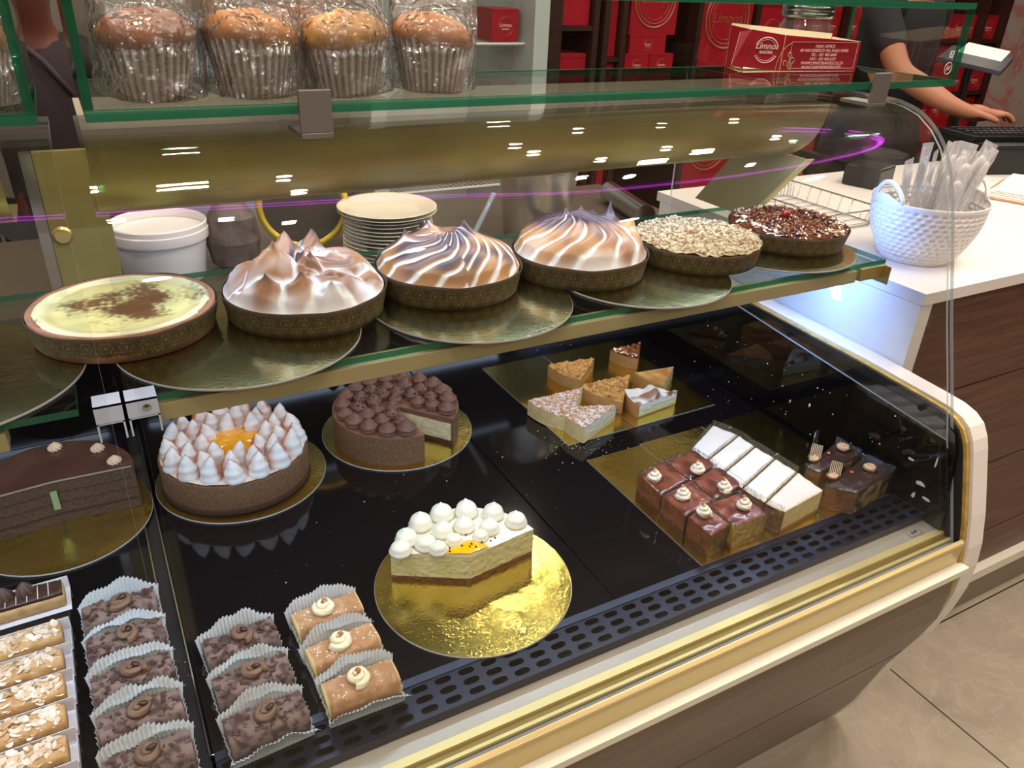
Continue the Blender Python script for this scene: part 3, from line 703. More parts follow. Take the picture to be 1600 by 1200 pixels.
def toastf(seed):
    def g(t, a):
        side = .5+.5*math.cos(a-2.2)                    # flame-browned on the far side and in bands
        q = .38+.9*side*sst(.02, .5, 1-abs(t-.42))*.8+.5*nz(math.cos(a)*1.5, math.sin(a)*1.5, t*3+seed)
        front = sst(-.2, .75, math.cos(a+1.9))
        q = q*(1-.6*front)
        c = lerp(WHITE, lin((202, 124, 66))[:3], sst(.15, .75, q))
        return lerp(c, lin((110, 70, 50))[:3], sst(.93, 1.0, t))
    return g
TK = [kiss_mesh('meringue_kiss', .0188, .043+.003*i, 0, 0, 0, lean=((-.006, .004, .0, .005)[i], (.002, .004, -.004, 0)[i]), m=MER, colf=toastf(i), seed=i, steps=3) for i in range(4)]
SIDE = mat('biscuit_crumb_side', (124, 92, 62), .85, c2=(78, 52, 36), nscale=330, stops=(.3, .62), bump=.6, bdist=.0012, bscale=330)
SIDECH = mat('cocoa_crumb_side', (126, 96, 66), .85, c2=(92, 60, 42), nscale=260, stops=(.3, .62), bump=.5, bdist=.001, bscale=260)
t = thing('meringue_cake', 'cheesecake covered in toasted meringue kisses around tangerine slices', 'cake', (.153, 1.287, .0036))
MB().lathe([(.001, 0), (.1285, 0), (.130, .004), (.1295, .03), (.130, .057), (.1285, .0595), (.126, .059), (.001, .058)], 128).build('biscuit_shell', SIDE, t, smooth=True)
MB().lathe([(.1292, -.0001), (.1315, .001), (.1312, .010), (.1296, .012)], 128).build('cake_base', mat('dark_crumb_base', (64, 38, 28), .85, var=.3, nscale=200, bump=.5), t, smooth=True)
def mh(px, py, r, a): return .0595+.003*nz(px, py, 0, 40)+.002
def mc(px, py, z, r, a): return lerp(WHITE, lin((240, 196, 150))[:3], clamp(.5+.8*nz(px, py, 5, 26)))
v, f, c = disc(mh, mc, .1262, 30, 110); MB().add(v, f).build('meringue_layer', MER, t, smooth=True, cols=c)
def tg_h(px, py, r, a):
    s = abs(math.sin(5*a)); return .0665+.004*(1-(r/.041)**2)+.002*s**.5*(r/.04)
ORM = mat('tangerine_jelly', (246, 172, 16), .12, var=.12, nscale=60, coat=.7, sss=.1, bump=.4, bscale=120)
v, f, c = disc(tg_h, lambda *q: (1, 1, 1), .045, 20, 80); o = MB().add(v, f).build('tangerine_slices', ORM, t, smooth=True, loc=(.004, .006, 0)); o['label'] = 'glossy orange tangerine centre'
q = 0
for R0, n, off in ((.110, 17, .1), (.083, 12, .28), (.056, 8, .0)):
    for i in range(n):
        a = 2*PI*i/n+off; rj = R0+R_.uniform(-.003, .003)
        sc = R_.uniform(.9, 1.08)*(1 if R0 > .1 else .92)*(.9 if math.sin(a) > .2 else 1)
        place_mesh('meringue_kiss', TK[q % 4], t, (rj*math.cos(a), rj*math.sin(a), .061), R_.uniform(-.5, .5), sc); q += 1
# ---- chocolate kiss cake, wedge taken out
def body_sector(parent, R, h, a0, a1, sidemat, facecol, topmat, h0=0, nseg=90, name='cake_body'):
    """solid sector: rim, two cut faces with layer colours, top"""
    side = MB(); k = 6
    v = []; 
    for i in range(nseg+1):
        a = a0+(a1-a0)*i/nseg
        for q in range(k): zz = h*q/(k-1); v.append((R*math.cos(a)*(1-.004*(q == k-1)), R*math.sin(a)*(1-.004*(q == k-1)), zz))
    f = [(i*k+q, (i+1)*k+q, (i+1)*k+q+1, i*k+q+1) for i in range(nseg) for q in range(k-1)]
    side.add(v, f); o = side.build(name, sidemat, parent, smooth=True)
    fm = MB(); C = []
    for a, sg in ((a0, 0), (a1, 1)):
        nx, nzs = 46, 34; vs = []
        for i in range(nx+1):
            for j in range(nzs+1):
                r = R*.998*i/nx; z = h*j/nzs; d = .0009*nz(r*120, z*160, a*3)
                nrm = (math.sin(a), -math.cos(a)) if sg == 0 else (-math.sin(a), math.cos(a))
                e = d if 0 < i < nx and 0 < j < nzs else 0
                vs.append((r*math.cos(a)+nrm[0]*e, r*math.sin(a)+nrm[1]*e, z)); C.append(facecol(r, z))
        fm.add(vs, [(i*(nzs+1)+j, (i+1)*(nzs+1)+j, (i+1)*(nzs+1)+j+1, i*(nzs+1)+j+1) for i in range(nx) for j in range(nzs)])
    fo = fm.build('cut_face', vcol('cut_cake', .6, .4, 350, .15, .4, .0012), parent, smooth=True, cols=C)
    return o
def sector_top(parent, hf, cf, R, a0, a1, mat_, name='topping', nr=40, nt=70, z0=None):
    v, f, c = disc(hf, cf, R, nr, nt, a0, a1); m = MB().add(v, f)
    if z0 is not None:                                   # skirt down to z0
        n = nr+1; C = list(c)
        ring = [i*n+nr for i in range(nt+1)]
        path = [k for k in range(nr, -1, -1)] if abs(a1-a0-2*PI) > 1e-6 else []
        edge = ring+[nt*n+k for k in range(nr-1, -1, -1)]+[k for k in range(1, nr)]
        o = len(m.v)
        for e in edge: m.v.append((m.v[e][0], m.v[e][1], z0)); C.append(c[e])
        L = len(edge)
        for i in range(L): j = (i+1) % L; m.f.append((edge[i], edge[j], o+j, o+i)); m.mi.append(0)
        c = C
    return m.build(name, mat_, parent, smooth=False, cols=c, auto=1.0)
CC = lin((122, 82, 66))[:3]; WCC = lin((238, 228, 190))[:3]; DB = lin((58, 34, 26))[:3]
def chface(r, z):
    if z < .009: return lerp(DB, lin((110, 74, 40))[:3], clamp(.3+nz(r*200, z*300)))
    if r > .122: return lin((112, 82, 54))[:3]
    if z > .048: return CC
    return lerp(WCC, lin((222, 206, 160))[:3], clamp(.4+nz(r*80, z*90)))
t = thing('chocolate_cake', 'round chocolate mousse cake with piped domes and one slice missing', 'cake', (.473, 1.303, .0036))
a0, a1 = math.radians(-50), math.radians(274)
body_sector(t, .127, .058, a0, a1, SIDECH, chface, None, name='crumb_side')
chm = vcol('mousse_colour', .55, .4, 60, .12, .1, .0005)
sector_top(t, lambda x, y, r, a: .060+.001*nz(x, y, 0, 50), lambda x, y, z, r, a: lerp(CC, lin((136, 96, 80))[:3], clamp(.5+nz(x, y, 2, 30))), .1265, a0, a1, chm, 'mousse_top', 24, 90, .0575)
CK = [kiss_mesh('chocolate_dome', .0182, .027+.002*i, 0, 0, 0, power=2.2, lean=((-.002, .003, 0)[i], (.002, 0, -.002)[i]), m=CHOCC, cols=False, seed=i, steps=3) for i in range(3)]
chips = MB()
for R0, n, off in ((.106, 16, math.radians(-38)), (.074, 11, math.radians(-32)), (.044, 7, math.radians(-20)), (.014, 2, 1.3)):
    for i in range(n):
        a = off+(math.radians(318) if R0 > .06 else math.radians(300))*i/n
        place_mesh('chocolate_dome', CK[(i+n) % 3], t, (R0*math.cos(a), R0*math.sin(a), .0602), R_.uniform(0, 6), R_.uniform(.88, 1.05)*(1 if R0 > .1 else .86))
chip = MB().lathe([(.0001, .0016), (.0016, .0011), (.0023, 0), (.0014, -.0012)], 10).build('chocolate_chip', DARKCH, t, smooth=True, loc=(.02, .02, .083))
for i in range(70):
    a = R_.uniform(0, 2*PI); r = .085*math.sqrt(R_.random())
    if -.87 < ((a+PI) % (2*PI))-PI < -1.5+0 or (a > math.radians(272) and a < math.radians(312)): continue
    place_mesh('chocolate_chip', chip.data, t, (r*math.cos(a), r*math.sin(a), .0795+R_.uniform(-.004, .005)), R_.uniform(0, 6), R_.uniform(.7, 1.2), R_.uniform(-.6, .6))
# ---- passion fruit cheesecake, last piece
PC = (.412, .832); a0, a1 = math.radians(7), math.radians(150)
t = thing('passion_fruit_cake', 'last piece of pale passion fruit cheesecake with white cream domes', 'cake', (PC[0], PC[1], .0036))
YB = lin((238, 226, 150))[:3]
def pface(r, z):
    if z < .009: return lerp(lin((96, 58, 36))[:3], lin((150, 104, 64))[:3], clamp(.4+nz(r*200, z*300)))
    if nz(r*190, z*190, 3) > .62: return lin((216, 150, 40))[:3]
    if nz(r*230, z*230, 9) > .66: return lin((40, 30, 20))[:3]
    return lerp(YB, lin((246, 238, 186))[:3], clamp(.4+nz(r*60, z*90)))
body_sector(t, .122, .052, a0, a1, mat('cheesecake_rim', (214, 176, 120), .7, var=.25, nscale=150, bump=.3), pface, None)
sector_top(t, lambda x, y, r, a: .0535+.0012*nz(x, y, 0, 60), lambda x, y, z, r, a: lin((246, 240, 214))[:3], .1218, a0, a1, vcol('cream_colour', .5, .4, 60, .03, .1, .0005, sss=.1), 'cream_top', 20, 50, .0515)
PK = [kiss_mesh('cream_dome', .0205, .030+.002*i, 0, 0, 0, power=2.0, lean=((.003, -.003, 0)[i], (0, .003, -.002)[i]), m=WCREAM, cols=False, seed=i+5, steps=2) for i in range(3)]
for i, (x, y, s) in enumerate([(.320, .885, .95), (.338, .905, 1), (.372, .930, 1.05), (.412, .938, 1.08), (.452, .928, 1.05), (.488, .903, 1.0), (.513, .870, .98), (.360, .880, .95), (.396, .898, .92), (.432, .895, .95), (.466, .873, .92), (.372, .862, .8), (.404, .872, .72), (.445, .862, .7)]):
    place_mesh('cream_dome', PK[i % 3], t, (x-PC[0], y-PC[1], .0535), R_.uniform(0, 6), s*.9)
GLZ = mat('passion_fruit_glaze', (244, 176, 20), .1, coat=.8, sss=.1)
v, f, c = disc(lambda x, y, r, a: .0552+.0035*math.sqrt(max(0, 1-(r/.036)**2)), lambda *q: (1, 1, 1), .036, 12, 30, a0, a1)
o = MB().add(v, f).build('passion_fruit_glaze', GLZ, t, smooth=True); o['label'] = 'orange passion fruit glaze with black seeds'
for i in range(16):
    a = R_.uniform(a0+.1, a1-.1); r = R_.uniform(.008, .06)
    o2 = MB().lathe([(.0001, .001), (.0013, .0005), (.0014, -.0006)], 8) if i == 0 else None
    if i == 0: sd = o2.build('passion_fruit_seed', RUBBER, t, loc=(r*math.cos(a), r*math.sin(a), .059), smooth=True)
    else: place_mesh('passion_fruit_seed', sd.data, t, (r*math.cos(a), r*math.sin(a), .0588 if r < .034 else .057), 0, (1, 1.6, 1))
# ---- layered chocolate cake, half left (left case)
t = thing('layered_chocolate_cake', 'half of a dark layered chocolate cake in the left case', 'cake', (-.135, 1.262, .0036), 0)
def lface(r, z):
    b = (z % .0205)/.0205
    c = lerp(lin((98, 76, 62))[:3], lin((74, 54, 44))[:3], clamp(.5+nz(r*220, z*220)))
    if b > .84: c = lin((56, 40, 34))[:3]
    if z > .080: c = lin((196, 176, 150))[:3] if z < .0835 else lin((62, 42, 34))[:3]
    if r > .117: c = lin((88, 58, 44))[:3]
    return c
body_sector(t, .121, .085, math.radians(-2), math.radians(186), mat('choc_ganache_side', (70, 44, 36), .4, var=.3, nscale=40), lface, None)
sector_top(t, lambda x, y, r, a: .0862+.0006*nz(x, y, 0, 50), lambda x, y, z, r, a: lerp(lin((66, 42, 36))[:3], lin((84, 56, 48))[:3], clamp(.5+nz(x, y, 2, 14))), .1212, math.radians(-2), math.radians(186), vcol('ganache_top', .3, .5, 40, .1, .05, .0005), 'ganache_top', 16, 60, .0845)
RS = kiss_mesh('cream_rosette', .0125, .016, 9, .13, 1.5, power=1.8, m=mat('beige_cream', (214, 188, 160), .55), cols=False, n=72)
for a, r in ((.15, .095), (.75, .098), (1.5, .1)): place_mesh('cream_rosette', RS, t, (r*math.cos(a), r*math.sin(a), .086), a, .9)
MB().box(-.004, .006, -.0035, -.0022, .030, .066).build('green_card', mat('pale_green_card', (150, 170, 120), .5), t, loc=(-.004, 0, 0), rot=(0, 0, 0))
# ================================================================== SMALL PASTRIES ON THE DECK
def pleated(L, W, zb, h, flare, pleats, amp, lift=0, sag=0, seed=0):
    """one pleated paper flap standing along x, foot at y=W (sign gives the side), flaring outwards"""
    n = pleats*4; v = []; f = []; s = 1 if W > 0 else -1; rows = 7
    for i in range(n+1):
        u = i/n*2-1; x = u*L/2
        tri = (abs(((i/4) % 1)*2-1)*2-1)
        hh = h*(1-.45*abs(u)**2.2)*(1+.22*nz(u*2.2, seed*1.7, 1))
        for k in range(rows):
            t = k/(rows-1); y = W+s*(flare*t*t*(1-.3*u*u))+amp*tri*(.35+.65*t)*s*.5
            v.append((x*(1+.10*t)+.0006*tri*t, y, zb+hh*t+(amp*.18*tri*t if k == rows-1 else 0)))
    for i in range(n):
        for k in range(rows-1): f.append((i*rows+k, (i+1)*rows+k, (i+1)*rows+k+1, i*rows+k+1))
    return v, f
def liner(parent, L, W, h, seed, flare=.010, hb=None):
    m = MB(); m.box(-L/2, L/2, -W/2, W/2, 0, .0006)
    for s in (-1, 1):
        v, f = pleated(L*1.04, s*W/2, .0002, (h if s < 0 else (hb or h)), flare*(1.35 if s < 0 else .5), 21, .0036, seed=seed+s); m.add(v, f)
    # short pleated ends
    for s in (-1, 1):
        v, f = pleated(W*.95, s*L/2, .0002, h*.55, .003, 6, .003, seed=seed+7*s); m.add([(q[1], q[0], q[2]) for q in v], f)
    o = m.build('paper_liner', PAPERW, parent); md = o.modifiers.new('t', 'SOLIDIFY'); md.thickness = .0003; return o
def loaf(L, W, H, seed, c1, c2, mottle, cend=None, rnd=.35):
    """rounded roll slice: swept rounded-rectangle along x with colour mottling"""
    n = 40; k = 36; v = []; f = []; c = []
    def sect(q):
        a = 2*PI*q/k; ca, sa = math.cos(a), math.sin(a); p = 3.6
        r = 1/((abs(ca))**p+(abs(sa))**p)**(1/p); return W/2*ca*r, H/2*sa*r+H/2
    for i in range(n+1):
        u = i/n*2-1; e = 1-.04*abs(u)**8
        for q in range(k):
            y, z = sect(q); y = y*e; z = (z-H/2)*e+H/2; x = u*L/2
            d = .0014*nz(x, y, z+seed, 60)+.0006*nz(x, y, z+seed, 220)
            v.append((x, y*(1+d*30), z+d if z > .002 else z))
            m_ = nz(x, y, z+seed*3, 95)+.4*nz(x, y, z+seed, 240); tt = clamp((m_-mottle[0])/(mottle[1]-mottle[0])); col = lerp(c1, c2, tt)
            if cend and abs(u) > .985: col = cend
            c.append(col)
    for i in range(n):
        for q in range(k): f.append((i*k+q, (i+1)*k+q, (i+1)*k+(q+1) % k, i*k+(q+1) % k))
    f.append(tuple(range(k))); f.append(tuple(n*k+q for q in range(k))[::-1])
    return MB().add(v, f), c
PASV = vcol('pastry_colour', .6, .35, 260, .12, .25, .0008)
CH1 = lin((126, 106, 98))[:3]; CH2 = lin((74, 54, 48))[:3]
CRM1 = lin((170, 126, 84))[:3]; CRM2 = lin((190, 150, 110))[:3]
ROS = swirl_mesh('chocolate_rosette', .0165, .014, 1.9, .0052, mat('brown_buttercream', (122, 94, 74), .5))
ROSC = swirl_mesh('cream_rosette', .0180, .017, 2.0, .0056, CREAM)
BEAN = MB().lathe([(.0001, .0028), (.004, .0022), (.0058, 0), (.004, -.002), (.0001, -.0025)], 16).build('coffee_bean', DARKCH, None, smooth=True); BEANM = BEAN.data; bpy.data.objects.remove(BEAN)
NUT = MB().lathe([(.0001, .0035), (.0032, .003), (.0045, 0), (.003, -.002), (.0001, -.0025)], 7).build('caramel_piece', mat('caramel_piece', (176, 104, 54), .2, coat=.5), None, smooth=True); NUTM = NUT.data; bpy.data.objects.remove(NUT)
def roll(label, x, y, rz, kind, seed, group, tilt=0):
    t = thing('chocolate_roll' if kind == 'choc' else 'caramel_roll', label, 'pastry', (x, y, .0008), rz, group)
    L, W, H = (.094, .047, .038)
    liner(t, L, W+.002, .042, seed, .015, .053)
    if kind == 'choc':
        mb, c = loaf(L, W-.004, H, seed, CH1, CH2, (.02, .32)); mb.build('sponge_roll', PASV, t, smooth=True, cols=c, loc=(0, 0, .002))
        rr = random.Random(seed); m = MB()
        for i in range(60):
            u = rr.uniform(-.045, .045); v_ = rr.uniform(-.019, .019); s = rr.uniform(.002, .005); a = rr.uniform(0, 6); q = Matrix.Rotation(a, 3, 'Z') @ Matrix.Rotation(rr.uniform(-.6, .6), 3, 'X')
            cs = [Vector(p) for p in ((-s, -s*.6, 0), (s, -s*.4, 0), (s*.8, s*.7, 0), (-s*.6, s*.5, 0))]
            base = Vector((u, v_, H+.002-.010*(abs(v_)/.023)**4))
            m.add([tuple(base+q @ p) for p in cs]+[tuple(base+q @ (p+Vector((0, 0, .0011)))) for p in cs], [(0,3,2,1),(4,5,6,7),(0,1,5,4),(1,2,6,5),(2,3,7,6),(3,0,4,7)])
        o = m.build('chocolate_shavings', mat('chocolate_shaving', (84, 58, 50), .45), t); o['kind'] = 'stuff'
        place_mesh('chocolate_rosette', ROS, t, (.002, 0, H), seed, (1.15, 1.0, 1)); place_mesh('coffee_bean', BEANM, t, (.006, -.001, H+.0135), seed*.7, (1.1, .75, 1), .3)
    else:
        mb, c = loaf(L, W-.004, H, seed, CRM1, CRM2, (-.1, .4), lin((238, 214, 150))[:3]); mb.build('sponge_roll', PASV, t, smooth=True, cols=c, loc=(0, 0, .002))
        crumbs(t, 70, .001, lambda x, y: H, mat('icing_sugar', (244, 240, 236), .8), (.0005, .0014), 'icing_sugar', seed) if False else None
        rr = random.Random(seed); m = MB()
        for i in range(90):
            u = rr.uniform(-.045, .045); v_ = rr.uniform(-.021, .021); s = rr.choice([.0005, .0007, .0009, .0016]); z = H+.0022-.010*(abs(v_)/.023)**4
            m.add([(u+s, v_, z), (u, v_+s, z), (u-s, v_, z), (u, v_-s, z), (u, v_, z+s), (u, v_, z-s)], [(0,1,4),(1,2,4),(2,3,4),(3,0,4),(1,0,5),(2,1,5),(3,2,5),(0,3,5)])
        o = m.build('icing_sugar', mat('icing_sugar', (244, 240, 236), .8), t); o['kind'] = 'stuff'
        place_mesh('cream_rosette', ROSC, t, (-.004, 0, H), seed); place_mesh('caramel_piece', NUTM, t, (-.002, .002, H+.0145), seed, (1.1, 1, 1), .3)
    return t
ordn = ['farthest', 'second', 'middle', 'fourth', 'nearest']
for i, (x, y, rz) in enumerate([(-.068, .975, .02), (-.066, .907, .04), (-.064, .838, .07), (-.062, .770, .05), (-.060, .702, .03)]):
    roll(['farthest chocolate roll in the left case column beside the almond slices', 'second chocolate roll from the back in the left case column', 'middle chocolate roll of five in the left case column', 'fourth chocolate roll from the back in the left case column', 'nearest chocolate roll in the left case column, cut by the bottom edge'][i], x, y, rz, 'choc', 10+i, 'chocolate rolls in the left case')
for i, (x, y, rz) in enumerate([(.070, .838, .06), (.071, .768, .03), (.072, .697, .05)]):
    roll(['rear chocolate roll of the short row beside the caramel rolls', 'middle chocolate roll of the short row beside the caramel rolls', 'front chocolate roll touching the perforated vent beside the caramel rolls'][i], x, y, rz, 'choc', 30+i, 'chocolate rolls in the right case')
for i, (x, y, rz) in enumerate([(.190, .836, .05), (.191, .766, .08), (.192, .696, -.02)]):
    roll(['rear caramel roll with a cream rosette, left of the passion fruit cake', 'middle caramel roll with a cream rosette in a row of three', 'front caramel roll with a cream rosette at the perforated vent'][i], x, y+.002, rz, 'caramel', 40+i, 'caramel rolls with cream rosettes')
# ---- almond slices, each on a folded white card
ALM2 = [lin(q)[:3] for q in ((224, 204, 176), (232, 218, 196), (214, 186, 150), (204, 164, 120), (228, 212, 186), (236, 226, 210))]
def almond_slice(label, y, seed):
    t = thing('almond_slice', label, 'pastry', (-.205, y, .0008), .02, 'almond slices in the left case')
    L = .135
    m = MB().box(-L/2, L/2+.004, -.0235, .0225, 0, .0006); m.box(-L/2, L/2+.004, .0205, .0213, .0006, .022); m.box(L/2+.003, L/2+.0038, -.0235, .0205, .0006, .010)
    m.build('card_tray', CARDW, t)
    mb, c = loaf(L-.006, .034, .025, seed, lin((184, 142, 88))[:3], lin((204, 166, 112))[:3], (-.2, .4)); mb.build('shortbread', PASV, t, smooth=True, cols=c, loc=(-.003, -.002, .0007))
    def pl(rr):
        u = rr.uniform(-L/2+.002, L/2-.012); v_ = rr.uniform(-.016, .014); return u, v_, .0262-.008*(abs(v_)/.017)**3, (0, v_*25, 1)
    flakes(t, 125, pl, ALM2, seed=seed, size=(.010, .0155), tilt=.4)
    def pl2(rr): return L/2-.010+rr.uniform(-.004, .003), rr.uniform(-.013, .012), rr.uniform(.006, .026), (1, 0, .2)
    return t
for i, y in enumerate([1.003, .951, .901, .850, .800, .750]):
    almond_slice(['rearmost almond-flaked slice, next to the chocolate eclair', 'second almond-flaked slice from the back of the left row', 'third almond-flaked slice from the back of the left row', 'fourth almond-flaked slice from the back of the left row', 'fifth almond-flaked slice from the back of the left row', 'nearest almond-flaked slice in the bottom left corner'][i], y-.025, 50+i)
t = thing('chocolate_eclair', 'chocolate-glazed finger with piped peaks behind the almond slices', 'pastry', (-.205, 1.065, .0008), .02)
m = MB().box(-.07, .0725, -.026, .030, 0, .0006); m.box(-.07, .0725, .0285, .0293, .0006, .02); m.build('card_tray', CARDW, t)
mb, c = loaf(.135, .036, .024, 77, lin((206, 170, 116))[:3], lin((190, 150, 100))[:3], (-.2, .4)); mb.build('shortbread', PASV, t, smooth=True, cols=c, loc=(-.001, -.002, .0007))
mb, c = loaf(.133, .033, .010, 78, lin((70, 48, 40))[:3], lin((60, 40, 34))[:3], (-.2, .4)); mb.build('chocolate_glaze', vcol('ganache_top', .3), t, smooth=True, cols=c, loc=(-.001, -.001, .020))
PKC = kiss_mesh('chocolate_peak', .0115, .020, 7, .14, .5, m=mat('dark_piped_cream', (86, 62, 54), .5), cols=False, n=70)
for x in (-.052, -.030, -.006, .020): place_mesh('chocolate_peak', PKC, t, (x, .004, .029), x*50)
m = MB()
for i in range(9):
    x = -.06+.0135*i; m.box(x, x+.001, -.019, .012, .0295, .0302)
m.build('white_icing_lines', mat('white_icing', (228, 220, 210), .5), t)

# ================================================================== SLICES
def wedge(label, kind, apex, ang, half, R, h, seed, cat='cake slice', name='cake_slice'):
    """pie slice: apex at `apex` (deck coordinates), opening towards angle ang (degrees)"""
    t = thing(name, label, cat, (apex[0], apex[1], .0028), math.radians(ang)); a0, a1 = -math.radians(half), math.radians(half)
    rr = random.Random(seed)
    if kind == 'powder':
        face = lambda r, z: (lin((226, 206, 140))[:3] if z < .012 or r > R*.95 else lerp(lin((236, 232, 214))[:3], lin((206, 200, 170))[:3], clamp(.35+nz(r*60, z*420)*1.6)))
        body_sector(t, R, h, a0, a1, mat('pale_pastry_side', (232, 206, 146), .65, var=.18, nscale=90), face, None, nseg=16)
        def cf(x, y, z, r, a):
            q = nz(x, y, seed, 120)+.6*nz(x, y, seed+3, 320)+.3*nz(x, y, seed, 30); return lerp(lin((198, 142, 100))[:3], lin((238, 232, 234))[:3], sst(-.15, .25, q))
        sector_top(t, lambda x, y, r, a: h+.0015+.0028*nz(x, y, seed, 70), cf, R*.995, a0, a1, CRV, 'sugared_crumb_top', 40, 40, h-.002)
        crumbs(t, 130, lambda q: R*.96*math.sqrt(q.random()), lambda x, y: h+.0015, CRV, (.001, .003), 'crumbs', seed, (a0*.95, a1*.95), [lin(q)[:3] for q in ((236, 228, 226), (210, 160, 116), (226, 200, 170))])
    elif kind == 'crumble':
        face = lambda r, z: lerp(lin((214, 168, 92))[:3], lin((170, 112, 60))[:3], clamp(.4+nz(r*90, z*160)))
        body_sector(t, R, h, a0, a1, mat('golden_pastry_side', (206, 152, 92), .6, var=.25, nscale=60), face, None, nseg=16)
        hf = lambda x, y, r, a: h+.002+.007*nz(x, y, seed, 45)+.003*nz(x, y, seed, 130)-.004*sst(R*.93, R, r)
        sector_top(t, hf, lambda x, y, z, r, a: lerp(lin((222, 172, 100))[:3], lin((170, 112, 62))[:3], clamp(.4+1.2*nz(x, y, seed+2, 70))), R*.995, a0, a1, CRV, 'crumble_top', 40, 40, h-.003)
        crumbs(t, 240, lambda q: R*.95*math.sqrt(q.random()), lambda x, y: hf(x, y, math.hypot(x, y), 0), CRV, (.0012, .0032), 'crumble_pieces', seed, (a0*.95, a1*.95), [lin(q)[:3] for q in ((226, 180, 110), (206, 150, 90), (180, 120, 70), (232, 194, 130))])
    elif kind == 'custard':
        face = lambda r, z: lerp(lin((226, 214, 170))[:3], lin((200, 180, 120))[:3], clamp(.4+nz(r*60, z*90))) if r < R*.93 else lin((206, 156, 96))[:3]
        body_sector(t, R, h, a0, a1, mat('golden_pastry_side', (206, 152, 92), .6), face, None, nseg=16)
        sector_top(t, lambda x, y, r, a: h+.001-.004*(1-(r/R)**6)+.003*sst(R*.94, R*.98, r), lambda x, y, z, r, a: lerp(lin((196, 128, 66))[:3], lin((226, 184, 116))[:3], clamp(.35+1.2*nz(x, y, seed+2, 40)+1.5*(r > R*.95))), R*.995, a0, a1, vcol('baked_custard', .35), 'baked_top', 30, 30, h-.006)
    elif kind == 'meringue':
        face = lambda r, z: lin((190, 150, 96))[:3] if r > R*.96 or z < .003 else (lerp(lin((240, 238, 190))[:3], lin((226, 222, 160))[:3], clamp(.4+nz(r*50, z*200))) if z < h*.62 else (.9, .9, .9))
        body_sector(t, R, h, a0, a1, mat('golden_pastry_side', (206, 152, 92), .6), face, None, nseg=16)
        hf = lambda x, y, r, a: h+.014*max(0, nz(x, y, seed, 45)+.25)*sst(R, R*.75, r)+.010*math.exp(-((r-.06)/.014)**2)
        sector_top(t, hf, lambda x, y, z, r, a: lerp(WHITE, TOAST, sst(.0, .5, nz(x, y, seed, 45)+(y > 0)*.35-.1)), R*.99, a0, a1, MER, 'meringue_top', 36, 36, h-.004)
    elif kind == 'nut':
        face = lambda r, z: lerp(lin((226, 200, 140))[:3], lin((190, 150, 90))[:3], clamp(.4+nz(r*60, z*120))) if z < h*.8 else lin((110, 62, 36))[:3]
        body_sector(t, R, h, a0, a1, mat('golden_pastry_side', (206, 152, 92), .6), face, None, nseg=16)
        sector_top(t, lambda x, y, r, a: h+.0015+.003*nz(x, y, seed, 80), lambda x, y, z, r, a: lerp(lin((140, 80, 44))[:3], lin((84, 44, 26))[:3], clamp(.4+nz(x, y, seed, 70))), R*.99, a0, a1, CAR, 'nut_top', 30, 30, h-.003)
        crumbs(t, 60, lambda q: R*.85*math.sqrt(q.random()), lambda x, y: h+.002, CAR, (.0015, .0035), 'chopped_nuts', seed, (a0*.9, a1*.9), [lin(q)[:3] for q in ((170, 110, 66), (120, 70, 42), (200, 150, 100))])
        def pl(q):
            a = q.uniform(a0*.9, a1*.9); r = q.uniform(R*.78, R*.97); return r*math.cos(a), r*math.sin(a), h+.003, (0, 0, 1)
        flakes(t, 16, pl, ALM, seed=seed, tilt=.7)
    return t
wedge('sugar-dusted apple slice at the left, behind its twin', 'powder', (.893, 1.252), 203, 23, .140, .033, 61)
wedge('sugar-dusted apple slice nearest the front, its white layered side showing', 'powder', (.912, 1.150), 182, 22, .124, .037, 62)
wedge('golden crumble slice at the rear left of the back card', 'crumble', (1.005, 1.372), 196, 25, .120, .029, 63)
wedge('golden crumble slice in the middle, behind the sugared apple slices', 'crumble', (1.030, 1.262), 203, 24, .132, .030, 64)
wedge('baked custard slice with a brown top, right of the crumble slices', 'custard', (1.160, 1.262), 196, 23, .110, .027, 65)
wedge('lemon meringue slice with a white toasted top and yellow filling', 'meringue', (1.078, 1.150), 168, 19, .118, .032, 66)
wedge('brown nut slice at the very back of the deck', 'nut', (1.165, 1.400), 205, 24, .095, .029, 67)
